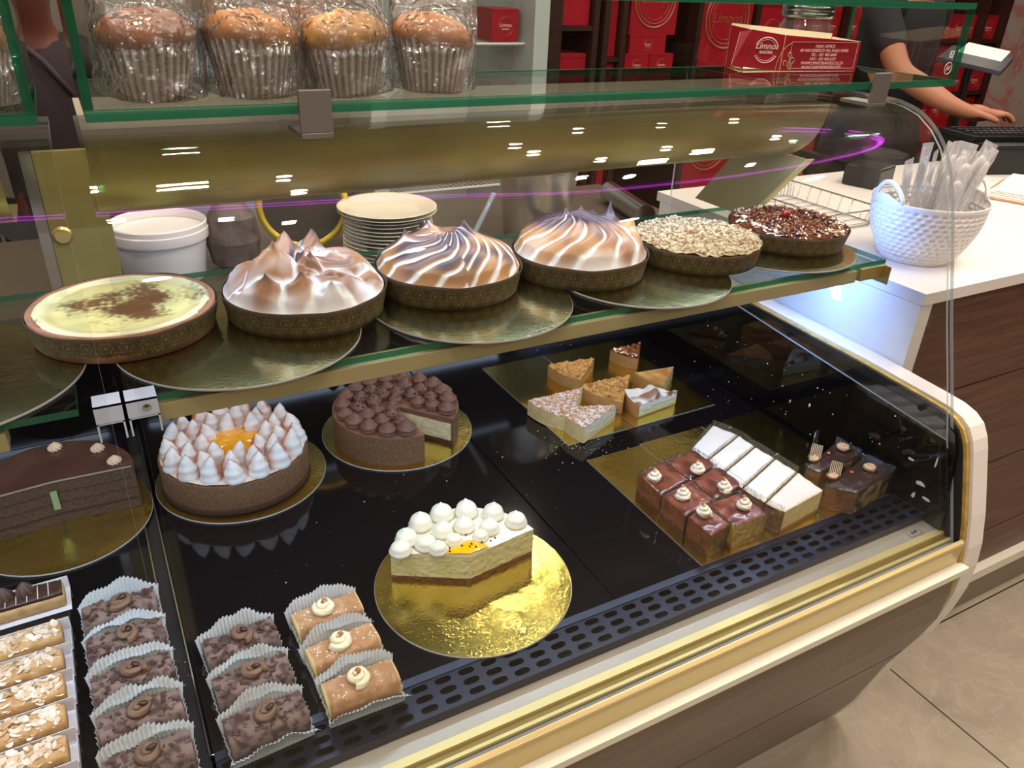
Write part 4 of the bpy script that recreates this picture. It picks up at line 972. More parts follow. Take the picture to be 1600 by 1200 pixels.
# ---- chocolate squares with rosettes in clear film
def quadblock(t, P, h, sidemat, topcol, topmat, name='cake_body', lower=None, bulge=0):
    """slab on a 4-cornered footprint P (local xy)"""
    cx = sum(p[0] for p in P)/4; cy = sum(p[1] for p in P)/4
    n = 26; v = []; c = []; f = []
    for i in range(n+1):
        for j in range(n+1):
            u, w_ = i/n, j/n
            x = (P[0][0]*(1-u)+P[1][0]*u)*(1-w_)+(P[3][0]*(1-u)+P[2][0]*u)*w_; y = (P[0][1]*(1-u)+P[1][1]*u)*(1-w_)+(P[3][1]*(1-u)+P[2][1]*u)*w_
            e = min(u, 1-u, w_, 1-w_); z = h+.0016*nz(x, y, h*50, 60)-.0022*max(0, 1-e/.07)**2+bulge*(1-(2*u-1)**2)*(1-(2*w_-1)**2)
            v.append((x, y, z)); c.append(topcol(x, y, e))
    for i in range(n):
        for j in range(n): f.append((i*(n+1)+j, (i+1)*(n+1)+j, (i+1)*(n+1)+j+1, i*(n+1)+j+1))
    o = MB().add(v, f).build(name+'_top', topmat, t, smooth=True, cols=c)
    m = MB(); ring = [i*(n+1) for i in range(n+1)]+[n*(n+1)+j for j in range(1, n+1)]+[i*(n+1)+n for i in range(n-1, -1, -1)]+[j for j in range(n-1, 0, -1)]
    K = 8; vs = []; cs = []; L = len(ring)
    for q in range(K+1):
        for r in ring:
            x, y, z = v[r]; zz = z*q/K; d = .0009*nz(x*120, y*120, zz*260); s = 1+d*20 if q < K else 1
            vs.append(((x-cx)*s+cx, (y-cy)*s+cy, zz)); cs.append(lower(x, y, zz) if lower else (.5, .5, .5))
    fs = [(q*L+i, q*L+(i+1) % L, (q+1)*L+(i+1) % L, (q+1)*L+i) for q in range(K) for i in range(L)]
    MB().add(vs, fs).build(name, sidemat, t, smooth=True, cols=cs)
    return o
def film_collar(t, P, h, lift=.006, lean=.004, idx=(0, 1, 2, 3)):
    m = MB(); n = 8; cx = sum(p[0] for p in P)/4; cy = sum(p[1] for p in P)/4; pts = []
    for a in range(len(idx)-1):
        p, q = P[idx[a]], P[idx[a+1]]
        for i in range(n+(a == len(idx)-2)): u = i/n; pts.append((p[0]*(1-u)+q[0]*u, p[1]*(1-u)+q[1]*u))
    v = []
    for (x, y) in pts:
        dx, dy = x-cx, y-cy; L = math.hypot(dx, dy)
        for k in range(5):
            tt = k/4; g = .0012+lean*tt*tt*(1+.8*nz(x, y, 3, 60)); v.append((x+dx/L*g, y+dy/L*g, .0004+(h+lift)*tt+.003*tt*nz(x, y, 5, 40)))
    f = [(i*5+k, (i+1)*5+k, (i+1)*5+k+1, i*5+k+1) for i in range(len(pts)-1) for k in range(4)]
    o = MB().add(v, f).build('film_wrap', FILM, t, smooth=True); md = o.modifiers.new('t', 'SOLIDIFY'); md.thickness = .0002; return o
QV = vcol('slice_side', .6, .4, 260, .2, .35, .001)
QG = vcol('glazed_top', .22, .5, 60, .1, .3, .002, coat=.5, bscale=50)
def cake_layers(x, y, z):
    if z < .012: return lin((92, 54, 36))[:3]
    return lerp(lin((150, 92, 56))[:3], lin((112, 66, 44))[:3], clamp(.4+nz(x, y, z*1, 90)))
def yell(x, y, z):
    if z < .008: return lin((150, 96, 50))[:3]
    return lerp(lin((226, 196, 104))[:3], lin((190, 146, 66))[:3], clamp(.35+1.3*nz(x, y, z, 110)))
ROSW = swirl_mesh('cream_rosette', .0148, .023, 2.6, .0052, mat('ivory_cream', (228, 218, 198), .5))
sq = [((.787, .905), (.858, .918), (.862, .855), (.786, .838), (.80, .876)), ((.860, .918), (.935, .925), (.940, .868), (.864, .855), (.888, .862)),
      ((.786, .834), (.862, .850), (.862, .786), (.787, .772), (.812, .812)), ((.864, .850), (.940, .864), (.942, .800), (.864, .787), (.893, .798)),
      ((.788, .768), (.838, .780), (.838, .722), (.789, .712), (.811, .757)), ((.842, .782), (.918, .782), (.918, .716), (.842, .712), (.888, .742))]
lb = ['back left', 'back right', 'middle left', 'middle right', 'front left, wrapped side facing the front', 'front right, its pale yellow cut side showing']
for i, s in enumerate(sq):
    P = [Vector(p) for p in s[:4]][::-1]; cx = sum(p[0] for p in P)/4; cy = sum(p[1] for p in P)/4
    t = thing('chocolate_square', 'caramel-topped chocolate square with a cream rosette, '+lb[i], 'cake slice', (cx, cy, .0028), 0, 'chocolate squares on the gold card')
    Q = [(p[0]-cx, p[1]-cy) for p in P]
    low = yell if i == 5 else cake_layers
    quadblock(t, Q, .050, QV, (lambda x, y, e: lerp(lin((92, 46, 36))[:3], lin((134, 76, 56))[:3], clamp(.4+1.2*nz(x, y, 1, 45)))), QG, 'cake_body', low, .002)
    place_mesh('cream_rosette', ROSW, t, (s[4][0]-cx, s[4][1]-cy, .051), i*1.3)
    place_mesh('nut_piece', NUTM, t, (s[4][0]-cx+.002, s[4][1]-cy+.006, .0705), i, .9)
    film_collar(t, Q, .050, .003, .002)
# ---- white topped slices fanned along the card
lx = [(.946, .683), (.936, .742), (.930, .792), (.928, .842), (.930, .888), (.933, .935)]
rx = [(1.058, .727), (1.061, .786), (1.057, .838), (1.052, .886), (1.052, .932), (1.032, .986)]
wl = ['nearest the vent, tall cream side showing', 'second from the front', 'in the middle of the fan', 'second from the back', 'at the back of the fan']
for i in range(5):
    P = [lx[i], rx[i], (rx[i+1][0], rx[i+1][1]-.0035), (lx[i+1][0], lx[i+1][1]-.0035)]
    if i == 0: P[0] = (.947, .706); P[1] = (1.058, .722)
    cx = sum(p[0] for p in P)/4; cy = sum(p[1] for p in P)/4; Q = [(p[0]-cx, p[1]-cy) for p in P]
    t = thing('white_slice', 'cake slice with a flat white top, '+wl[i], 'cake slice', (cx, cy, .0028), 0, 'white-topped slices')
    def low(x, y, z, xl=min(q[0] for q in Q)):
        if x < xl+.012: return lerp(lin((156, 96, 62))[:3], lin((120, 70, 46))[:3], clamp(.4+nz(x, y, z, 90)))
        return lerp(lin((232, 216, 160))[:3], lin((214, 190, 126))[:3], clamp(.4+nz(x*2, y*2, z*4, 60))) if z > .008 else lin((150, 110, 66))[:3]
    quadblock(t, Q, .050, QV, lambda x, y, e: lin((216, 213, 209))[:3] if e > .02 else lin((226, 208, 160))[:3], vcol('white_glaze', .6, .3, 90, .03, .1, .0006), 'cake_body', low, .001)
    film_collar(t, Q, .050, .010, .0005, (0, 3, 2, 1) if i else (0, 3, 2))
# ---- dark chocolate slices with striped chocolate tiles
STR = NT('striped_chocolate'); STR.set(Roughness=.3); _s = STR.node('ShaderNodeSeparateXYZ'); STR.l.new(STR.co(), _s.inputs[0])
STR.base(STR.mix(STR.math('GREATER_THAN', STR.math('SINE', STR.math('MULTIPLY', _s.outputs[0], 2*PI/.0032)), 0.0), lin((56, 38, 30)), lin((214, 200, 172)))); STRIPE = STR.m
RBE = swirl_mesh('beige_rosette', .0140, .013, 1.8, .0048, mat('beige_cream2', (196, 164, 130), .55))
dk = [([(1.075, .728), (1.110, .690), (1.222, .706), (1.205, .762)], 'in front, brown crust side showing', (1.105, .742), (1.188, .728)), ([(1.092, .790), (1.100, .766), (1.212, .772), (1.208, .826)], 'behind, against the end panel', (1.118, .800), (1.20, .800))]
for i, (P, l2, tp, rp) in enumerate(dk):
    cx = sum(p[0] for p in P)/4; cy = sum(p[1] for p in P)/4; Q = [(p[0]-cx, p[1]-cy) for p in P]
    t = thing('dark_chocolate_slice', 'glossy dark chocolate slice with a striped chocolate tile, '+l2, 'cake slice', (cx, cy, .0028), 0, 'dark chocolate slices')
    def low2(x, y, z, xl=min(q[0] for q in Q)):
        if z > .044: return lin((58, 38, 32))[:3]
        return lerp(lin((168, 104, 58))[:3], lin((130, 78, 44))[:3], clamp(.4+nz(x, y, z, 90))) if x < xl+.04 else lerp(lin((206, 180, 116))[:3], lin((70, 46, 36))[:3], sst(-.1, .3, nz(x, y, z, 50)))
    quadblock(t, Q, .050, QV, lambda x, y, e: lerp(lin((48, 32, 28))[:3], lin((66, 46, 40))[:3], clamp(.5+math.sin(x*700+y*300)*.4)), vcol('dark_glaze', .25, .5, 60, .1, .4, .002, coat=.4, bscale=90), 'cake_body', low2, .002)
    place_mesh('beige_rosette', RBE, t, (rp[0]-cx, rp[1]-cy, .051), i)
    place_mesh('beige_rosette', RBE, t, (tp[0]-cx, tp[1]-cy, .051), i+2, .8)
    MB().add([(-.012, 0, 0), (.012, 0, .001), (.012, .001, .026), (-.008, .001, .028), (-.012, .0015, 0), (.012, .0015, .001), (.012, .0025, .026), (-.008, .0025, .028)], [(0,1,2,3),(4,7,6,5),(0,4,5,1),(1,5,6,2),(2,6,7,3),(3,7,4,0)]).build('chocolate_tile', STRIPE, t, loc=(tp[0]-cx, tp[1]-cy-.002, .055), rot=(-.35, .1, -.6))
    film_collar(t, Q, .050, .010, .006)
    place_mesh('nut_piece', NUTM, t, ((tp[0]+rp[0])/2-cx, (tp[1]+rp[1])/2-cy, .0535), i, .9)
t = thing('clear_film_corner', 'upright iridescent piece of clear film behind the dark slices', 'film', (1.172, .84, .0028), .5)
o = MB().add([(-.03, 0, 0), (.03, 0, 0), (.022, .004, .068), (-.004, .006, .078), (-.028, .004, .055)], [(0,1,2,3,4)]).build('film', clear('iridescent_film', (.7, .72, .78), .18, .1, haze=.12, hazecol=(.4, .45, .55)), t)
md = o.modifiers.new('t', 'SOLIDIFY'); md.thickness = .0003
# ---- loose crumbs and sugar on the black plates
rr = random.Random(99); m = MB()
spots = [(.80, 1.09, .05, 60), (.76, 1.12, .05, 45), (.85, 1.09, .06, 40), (.785, .715, .02, 26), (.84, .705, .03, 30), (.60, 1.1, .25, 40), (1.18, 1.2, .16, 40), (-.02, .85, .02, 20), (.3, .95, .3, 26), (1.0, 1.5, .1, 20), (1.15, .70, .05, 14)]
for cx, cy, s, n in spots:
    for i in range(n):
        x, y = rr.gauss(cx, s*.5), rr.gauss(cy, s*.5); q = rr.choice([.0004, .0006, .0008, .0012, .0018])
        if not (.71 < y < 1.53 and -.9 < x < 1.235): continue
        z = q*.6+.0004
        m.add([(x+q, y, z), (x, y+q*.8, z), (x-q, y, z), (x, y-q*.7, z), (x, y, z+q*.7), (x, y, z-q*.6)], [(0,1,4),(1,2,4),(2,3,4),(3,0,4),(1,0,5),(2,1,5),(3,2,5),(0,3,5)])
tag(m.build('crumbs', mat('loose_crumb', (222, 206, 176), .8), None), 'scattered crumbs and icing sugar on the black plates', 'crumbs', kind='stuff')
# flecks of dried cream on the black end panel
m = MB()
for (y, z, w_, h_) in [(.690, .085, .016, .006), (.66, .05, .022, .010), (.640, .028, .018, .006), (.665, .022, .010, .014), (.645, .105, .004, .03), (.93, .075, .006, .012), (.98, .06, .004, .01)]:
    k = 9; pts = [(y+w_/2*math.cos(2*PI*i/k)*rr.uniform(.5, 1.1), z+h_/2*math.sin(2*PI*i/k)*rr.uniform(.5, 1.1)) for i in range(k)]; m.prism(pts, 1.2420, 1.2431)
for i in range(40):
    y, z, s = rr.uniform(.70, 1.3), rr.uniform(.01, .15), rr.choice([.0006, .001, .0016]); m.prism([(y+s*math.cos(a), z+s*math.sin(a)) for a in (0, 1.2, 2.5, 3.8, 5.1)], 1.2423, 1.2431)
m.build('cream_flecks', mat('dried_cream', (226, 226, 230), .6), caseR, loc=offR)
# ================================================================== MUFFINS AND CARTON IN THE GLASS BOX
def muffin(label, x, y, seed, ctop, rz=0, tilt=(0, 0), choc=False, bag=True, z=.7240):
    t = thing('muffin', label, 'muffin', (x, y, z), rz, 'bagged muffins in the glass box')
    t.rotation_euler = (tilt[0], tilt[1], rz)
    # fluted paper cup
    n = 192; rows = 6; v = []; cs = []
    for i in range(n):
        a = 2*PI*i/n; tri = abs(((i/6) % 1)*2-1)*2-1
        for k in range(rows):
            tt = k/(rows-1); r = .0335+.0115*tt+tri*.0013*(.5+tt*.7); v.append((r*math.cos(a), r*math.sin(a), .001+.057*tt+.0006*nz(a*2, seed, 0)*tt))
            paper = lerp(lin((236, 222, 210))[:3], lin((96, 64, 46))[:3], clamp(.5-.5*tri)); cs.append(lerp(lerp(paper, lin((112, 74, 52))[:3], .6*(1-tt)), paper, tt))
    f = [(i*rows+k, ((i+1) % n)*rows+k, ((i+1) % n)*rows+k+1, i*rows+k+1) for i in range(n) for k in range(rows-1)]
    f.append(tuple(i*rows for i in range(n))[::-1])
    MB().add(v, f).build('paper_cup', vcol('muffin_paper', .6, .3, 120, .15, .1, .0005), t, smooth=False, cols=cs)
    R = .0475
    def hf(px, py, r, a):
        return .0555+.026*math.sqrt(max(0, 1-(r/R)**2.2))*(1+.12*nz(math.cos(a), math.sin(a), seed, 1))+.0030*nz(px, py, seed, 45)+.0012*nz(px, py, seed, 130)+.0006*nz(px, py, seed, 300)+.18*px*(.5 if seed % 2 else -.5)
    def cf(px, py, zz, r, a):
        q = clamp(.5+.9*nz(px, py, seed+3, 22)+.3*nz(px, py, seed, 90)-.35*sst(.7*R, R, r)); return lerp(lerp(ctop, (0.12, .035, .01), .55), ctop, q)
    v, f, c = disc(hf, cf, R, 30, 90); n0 = len(v); k = 31
    # underside lip
    low = []
    for i in range(90):
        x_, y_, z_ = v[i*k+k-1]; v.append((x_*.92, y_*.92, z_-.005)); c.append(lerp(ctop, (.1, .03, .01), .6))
    for i in range(90): j = (i+1) % 90; f.append((i*k+k-1, n0+i, n0+j, j*k+k-1))
    MB().add(v, f).build('muffin_top', vcol('baked_crumb', .5, .4, 160, .15, .4, .0012), t, smooth=True, cols=c)
    if choc:
        for q in ((-.012, -.042), (.004, -.044), (.016, -.041)): place_mesh('chocolate_chip', chip.data, t, (q[0], q[1], .056), 0, 1.4)
    if bag:                                            # crinkled clear bag, twisted full round the muffin
        v = []; f = []; nu, nv = 56, 30
        for j in range(nv+1):
            tt = j/nv; zz = -.0002+.0975*tt
            for i in range(nu):
                a = 2*PI*i/nu; ca, sa = math.cos(a), math.sin(a); p = 3.0-1.2*tt
                r = 1/((abs(ca)**p+abs(sa)**p)**(1/p)); rx, ry = (.0480+.0015*math.sin(3*tt), .0485)
                flat = sst(.68, 1.0, tt); ry_ = ry*(1-flat*.72); cr = nz(ca*2.2+seed, sa*2.2, tt*4)*.0050+nz(ca*4, sa*4+seed, tt*9)*.0020
                e = 1-.35*(1-sst(0, .06, tt))
                v.append((rx*ca*r*e*(1+cr*7), ry_*sa*r*e*(1+cr*9), min(.0985, max(0, zz+(cr*1.2 if .04 < tt else 0)))))
        for j in range(nv):
            for i in range(nu): q = (i+1) % nu; f.append((j*nu+i, j*nu+q, (j+1)*nu+q, (j+1)*nu+i))
        f.append(tuple(range(nu))[::-1])
        o = MB().add(v, f).build('plastic_bag', BAGFILM, t, smooth=False); md = o.modifiers.new('t', 'SOLIDIFY'); md.thickness = .0001
        o.data.set_sharp_from_angle(angle=.35)
    return t
OR1 = lin((232, 150, 40))[:3]; BR1 = lin((176, 96, 40))[:3]
muffin('brown bran muffin in a clear bag, first from the left in the glass box', .080, .886, 1, BR1, .2, (.0, .03))
muffin('golden muffin with chocolate chips under its rim, second from the left', .179, .886, 2, OR1, .4, (0, .02), choc=True)
muffin('golden domed muffin in a clear bag, third from the left', .278, .887, 3, lin((238, 164, 48))[:3], .1, (.03, -.03))
muffin('golden brown muffin in a clear bag, rightmost of the front row', .380, .886, 4, lin((224, 138, 40))[:3], -.3, (0, .02))
muffin('muffin half hidden behind the chocolate chip muffin in the back row', .245, .990, 5, lin((206, 128, 74))[:3], .6)
muffin('muffin in the left glass box, cut off by the left edge', -.076, .886, 6, lin((206, 140, 56))[:3], .2, (0, 0), z=.7240)
# ---- red bakery carton
cx, cy = 1.075, 1.000
t = thing('cake_carton', 'torn-open red and gold cake carton printed with the bakery address', 'carton', (cx, cy, .7240), math.radians(-7))
# built as a long low tray with a slanted front left corner; local x runs along the case
w2, d2, hh = .105, .034, .052
def wall(name, pts, th=.0012, m_=RED):
    # pts: 4 corners (bl, br, tr, tl)
    a, b, c_, d = [Vector(p) for p in pts]; n = (b-a).cross(d-a).normalized()*th; mb = MB()
    mb.add([tuple(q) for q in (a, b, c_, d)]+[tuple(q+n) for q in (a, b, c_, d)], [(0,1,2,3),(4,7,6,5),(0,4,5,1),(1,5,6,2),(2,6,7,3),(3,7,4,0)], 0); mb.mi = [1, 0, 1, 1, 1, 1]
    return mb.build(name, [m_, CARDIN], t)
wall('carton_front', [(-.050, -d2, 0), (w2, -d2, 0), (w2, -d2, hh*.86), (-.050, -d2, hh*1.02)])
wall('carton_corner', [(-w2, -.012, .004), (-.0505, -d2, 0), (-.0505, -d2, hh*1.02), (-w2+.004, -.012, hh*1.14)])
wall('carton_side', [(w2, -d2+.001, 0), (w2, d2, 0), (w2, d2, hh*.9), (w2, -d2+.001, hh*.86)])
wall('carton_back', [(w2-.001, d2, 0), (-w2, d2, 0), (-w2, d2, hh*1.25), (w2-.001, d2, hh*1.0)])
wall('carton_side', [(-w2, d2-.001, 0), (-w2, -.0125, .004), (-w2+.004, -.0125, hh*1.14), (-w2, d2-.001, hh*1.2)])
wall('carton_flap', [(-w2-.022, -.010, .006), (-w2-.001, -.0135, .002), (-w2+.002, -.0135, hh*1.12), (-w2-.010, -.004, hh*1.05)])
MB().box(-w2+.002, w2-.002, -.012, d2-.002, .0005, .0016).build('carton_floor', CARDIN, t)
# printed address panel
px0, px1, pz0, pz1 = -.036, .099, .004, .0435; yf = -d2-.0016
MB().box(px0, px1, yf-.0002, yf+.0002, pz0, pz1).build('address_panel', REDD, t)
m = MB()
for a, b, c_, d in ((px0, px1, pz0, pz0+.0006), (px0, px1, pz1-.0006, pz1), (px0, px0+.0006, pz0, pz1), (px1-.0006, px1, pz0, pz1)): m.box(a, b, yf-.0005, yf-.0002, c_, d)
m.build('panel_border', PINKINK, t)
for i, s in enumerate(['HEAD OFFICE', '48 VAN RIEBEECK RD, KUILS RIVER', 'TEL :  021 903 6600', 'FAX :  021 903 6151', 'WWW.LIMNOSBAKERS.CO.ZA', 'PLEASE KEEP REFRIGERATED']):
    text_mesh('printed_line', s, .0064, PINKINK, t, ((px0+px1)/2, yf-.0004, pz1-.0085-.0063*i), (PI/2, 0, 0), shear=.25)
yaw = math.atan2(-(d2-.012), w2-.0505)
def oncorner(u, z, off=.0020): # u 0..1 along the slanted corner wall
    x = -w2+(w2-.0505)*u; y = -.012+(-d2+.012)*u; n = Vector((-(d2-.012), -(w2-.0505), 0)).normalized(); return (x+n.x*off, y+n.y*off, z)
text_mesh('logo_word', 'Limnos', .0125, PINKINK, t, oncorner(.55, .032), (PI/2, 0, yaw), shear=.25, bold=.0003)
text_mesh('logo_word', 'BAKERS', .0060, PINKINK, t, oncorner(.55, .025), (PI/2, 0, yaw), bold=.0002)
m = MB(); ux = Vector((math.cos(yaw), math.sin(yaw), 0)); c0 = Vector(oncorner(.55, .030))
for rad, r in ((.0185, .0009), (.0155, .0004)):
    for a0_, a1_ in ((.45, 2.7), (3.6, 5.85)):
        m.tube([tuple(c0+ux*(rad*math.cos(a))+Vector((0, 0, rad*math.sin(a)))) for a in [a0_+(a1_-a0_)*i/18 for i in range(19)]], r, 5)
m.build('logo_ring', PINKINK, t)
m = MB(); c1 = Vector((-.030, yf-.0002, .000))
m.tube([tuple(c1+Vector((.030*math.cos(a), 0, .042*math.sin(a)))) for a in [1.75+(PI-1.75)*i/16 for i in range(17)]], .0007, 5)
for sx, sz, rad in ((-.006, .024, .0035), (.0, .016, .004), (-.013, .012, .0035)):
    m.tube([tuple(c1+Vector((sx*.3, 0, .002))), tuple(c1+Vector((sx*.6, 0, sz*.6)))]+[tuple(c1+Vector((sx+rad*math.cos(a), 0, sz+rad*math.sin(a)))) for a in [-.5+i*.5 for i in range(11)]], .0009, 5)
m.build('gold_scrollwork', GOLDINK, t)
# ---- glass jar with a metal screw lid behind the carton
t = thing('glass_jar', 'clear glass jar with a ribbed metal lid behind the red carton', 'jar', (1.20, 1.10, .684))
MB().lathe([(.002, 0), (.044, .001), (.046, .006), (.046, .098), (.040, .108), (.040, .112)], 40).build('jar_body', clear('jar_glass', (.90, .92, .92), .1, .03, haze=.12, hazecol=(.5, .5, .5)), t, smooth=True)
MB().lathe([(.041, .112), (.045, .113), (.0455, .120), (.044, .122), (.0455, .124), (.0455, .131), (.044, .133), (.0455, .135), (.0455, .146), (.043, .149), (.001, .150)], 40).build('jar_lid', CHROME, t, smooth=True)
# ================================================================== TILL COUNTER AND WHAT STANDS ON IT
t = thing('till_counter', 'white-topped till counter with dark walnut front, right of the display case', 'counter', (2.6, 1.2, -.65)); off = (-2.6, -1.2, .65)
MB().box(1.31, 4.2, .797, 1.585, .336, .36).build('counter_top', WHITEL, t, loc=off, bevel=.001)
MB().box(1.31, 1.345, .800, 1.57, -.60, .3355).build('white_side_panel', WHITEL, t, loc=off, bevel=.001)
for z0, z1 in ((.104, .3355), (-.155, .100), (-.400, -.159), (-.525, -.404)):
    MB().box(1.3455, 4.2, .815, .835, z0, z1).build('wood_panel', WOODD, t, loc=off, bevel=.001)
MB().box(1.3455, 4.2, .822, 1.55, -.60, .3355).build('carcass', mat('carcass_rust', (110, 62, 40), .6), t, loc=off)
MB().box(1.306, 4.2, .792, .86, -.555, -.525).build('bottom_trim', CREAML, t, loc=off)
MB().box(1.306, 4.2, .80, 1.5, -.65, -.556).build('plinth', mat('plinth_dark_beige', (128, 116, 100), .5), t, loc=off)
# woven-look basket
t = thing('plastic_basket', 'white honeycomb-textured plastic basket of wrapped cutlery on the till counter', 'basket', (1.487, .955, .3605), .0)
n = 260; rows = 70; v = []; f = []
def bprof(t_):
    z = .122*t_; r = .070+.038*math.sin(min(1, t_*1.15)*PI/2)**.9+.002*t_
    return r, z
for i in range(n):
    a = 2*PI*i/n
    for k in range(rows):
        tt = k/(rows-1); r, z = bprof(tt)
        row = tt*13; u = i/n*40+(int(row) % 2)*.5; fx = (u % 1)-.5; fz = (row % 1)-.5
        d = math.hypot(fx*1.1, fz); dent = -.0042*sst(.50, .18, d)*(1 if .05 < tt < .90 else 0)
        lift = .012*max(0, math.exp(-((((a-2.9+PI) % (2*PI))-PI)/.32)**2)) if tt > .9 else 0
        lift += .012*math.exp(-((((a+.24+PI) % (2*PI))-PI)/.32)**2) if tt > .9 else 0
        rr_ = r+dent+(.0016 if tt > .93 else 0)
        v.append((rr_*math.cos(a)*1.03, rr_*math.sin(a)*.95, z+lift*(tt-.9)*10))
f = [(i*rows+k, ((i+1) % n)*rows+k, ((i+1) % n)*rows+k+1, i*rows+k+1) for i in range(n) for k in range(rows-1)]; f.append(tuple(i*rows for i in range(n))[::-1])
o = MB().add(v, f).build('basket_body', PLASTW, t, smooth=True); md = o.modifiers.new('t', 'SOLIDIFY'); md.thickness = .002; md.offset = -1
for s, ang in ((1, 2.95), (-1, -.2)):
    c, sn = math.cos(ang), math.sin(ang); R0 = .110; pts = []
    for i in range(17):
        q = (i/16-.5)*2; w_ = ang+q*.38; pts.append((R0*1.02*math.cos(w_), R0*.95*math.sin(w_), .121+.036*(1-q*q)**.8))
    MB().tube(pts, .0045, 8).build('handle', PLASTW, t, smooth=True)
def wrapped(label, x, y, z, lean, az, L, seed):
    w_ = thing('wrapped_spoon', label, 'cutlery', (x, y, z), az, 'film-wrapped plastic spoons in the basket'); w_.rotation_euler = (lean[0], lean[1], az)
    W = .019; m = MB(); n = 22; v = []; f = []
    for s in (-1, 1):
        for i in range(n+1):
            tt = i/n
            for j in range(5):
                u = j/4*2-1; x_ = u*W*(1+.10*nz(tt*6, seed, s)); y_ = s*(.0045*(1-u*u)*(1-.85*sst(.84, .92, tt))+.0002)+.0024*nz(u*1.5, tt*9, seed); v.append((x_, y_, L*tt))
    k = (n+1)*5
    f = [(s*k+i*5+j, s*k+i*5+j+1, s*k+(i+1)*5+j+1, s*k+(i+1)*5+j) for s in (0, 1) for i in range(n) for j in range(4)]
    o = MB().add(v, f).build('film_sleeve', FILMW, w_, smooth=True); o.data.set_sharp_from_angle(angle=.5)
    v = []; f = []; nn = 20
    for i in range(nn+1):
        tt = i/nn; bowl = sst(.72, .80, tt)*sst(1.0, .93, tt); hw = .0042+.0015*tt+.0085*bowl; dip = -.0025*bowl
        for j in range(5):
            u = j/4*2-1; v.append((u*hw, dip*(1-u*u)+.0008*abs(u)*0, L*.86*tt+.004))
    f = [(i*5+j, i*5+j+1, (i+1)*5+j+1, (i+1)*5+j) for i in range(nn) for j in range(4)]
    o = MB().add(v, f).build('spoon', PLASTW, w_, smooth=True); md = o.modifiers.new('t', 'SOLIDIFY'); md.thickness = .0012
FILMW = clear('cutlery_film', (.99, .99, 1), .09, .12, haze=.22, hazecol=(1, 1, 1), bump=(1, .02, 80))
bx, by, bz = 1.487, .955, .372
sp = [(-.060, -.02, .02, -.12, .3, .165), (-.058, .02, -.05, -.16, .2, .185), (-.040, -.045, .06, -.06, .2, .185), (-.030, -.01, -.02, -.12, .4, .205), (-.02, .03, -.05, -.06, 1.0, .20), (-.004, -.05, .05, .02, -.2, .17), (.0, -.01, .0, .02, .5, .19), (.004, .04, -.06, .02, .1, .205), (.016, -.04, .05, .04, -.3, .205), (.024, .0, .02, .05, .2, .215),
      (.030, -.045, .08, .30, .1, .215), (.038, -.01, .02, .34, -.2, .225), (.030, .03, -.03, .26, .2, .21), (.05, -.03, .05, .44, .3, .215), (.048, .02, -.02, .42, .1, .20), (.026, .01, .0, .20, -.4, .215)]
for i, (dx, dy, lx_, ly_, az, L) in enumerate(sp):
    wrapped('white plastic spoon in clear film standing in the white basket', bx+dx*.75, by+dy*.75, bz+.004, (lx_, ly_, 0), az, L, i)
# wire basket behind the nut tart
t = thing('wire_basket', 'low wire tray with a thin rim on the counter, behind the nut tart', 'wire basket', (1.515, 1.29, .3605), .0)
def rr_rect(w_, h_, r, z, n=6):
    P = []
    for cx_, cy_, a0_ in ((w_-r, h_-r, 0), (-w_+r, h_-r, PI/2), (-w_+r, -h_+r, PI), (w_-r, -h_+r, 1.5*PI)):
        for i in range(n+1): a = a0_+PI/2*i/n; P.append((cx_+r*math.cos(a), cy_+r*math.sin(a), z))
    return P
top = rr_rect(.095, .15, .03, .040); bot = rr_rect(.088, .143, .03, .003)
MB().tube(top, .0022, 8, closed=True).build('rim', CHROME, t, smooth=True)
m = MB().tube(bot, .0015, 6, closed=True)
for i in range(len(top)): m.tube([top[i], bot[i]], .0010, 5)
for i in range(9):
    y = -.13+.0325*i; m.tube([(-.095, y, .040), (-.088, y, .003), (.088, y, .003), (.095, y, .040)], .0010, 5)
m.build('wires', CHROME, t, smooth=True)
# steel tube / roll holder lying behind the meringue pies
t = thing('steel_cylinder', 'brushed steel tube lying on the work counter behind the crumble pie', 'steel tube', (1.37, 1.79, .2405), 0)
MB().tube([(.03, .13, .031), (-.03, -.13, .031)], .030, 32).build('tube_body', CHROME, t, smooth=False).data.set_sharp_from_angle(angle=.5)
# cash drawer, keyboard, folder, papers
t = thing('cash_drawer', 'black till drawer under the keyboard at the right edge', 'till', (2.66, 1.42, .3605), -.30)
MB().box(-.25, .30, -.10, .16, 0, .085).build('drawer_body', BLACKP, t, bevel=.004)
MB().box(-.24, .29, -.104, -.1005, .008, .075).build('drawer_front', BLACKP, t, bevel=.002)
t = thing('keyboard', 'black keyboard on the till drawer under the hand of the cashier', 'keyboard', (2.66, 1.46, .4460), -.30)
MB().box(-.25, .26, -.075, .085, 0, .016).build('key_base', BLACKP, t, bevel=.003)
kk = MB().box(-.0075, .0075, -.0065, .0065, 0, .007).build('key', KEY, t, loc=(-.232, -.055, .0165), bevel=.001)
for i in range(24):
    for j in range(4):
        if i or j: place_mesh('key', kk.data, t, (-.232+.0205*i, -.055+.032*j, .0165))
t = thing('order_folder', 'black order folder lying open above the keyboard', 'folder', (2.73, 1.74, .36), .45)
MB().box(-.05, .05, -.05, .05, .0005, .012).build('stand_foot', BLACKP, t, bevel=.002)
MB().tube([(0, 0, .01), (0, .01, .27)], .010, 12).build('stand_post', BLACKP, t)
MB().box(-.13, .13, -.10, .10, -.007, .007).build('folder_cover', mat('folder_blue_black', (30, 32, 40), .25), t, loc=(0, .0, .285), rot=(.14, -.10, 0), bevel=.002)
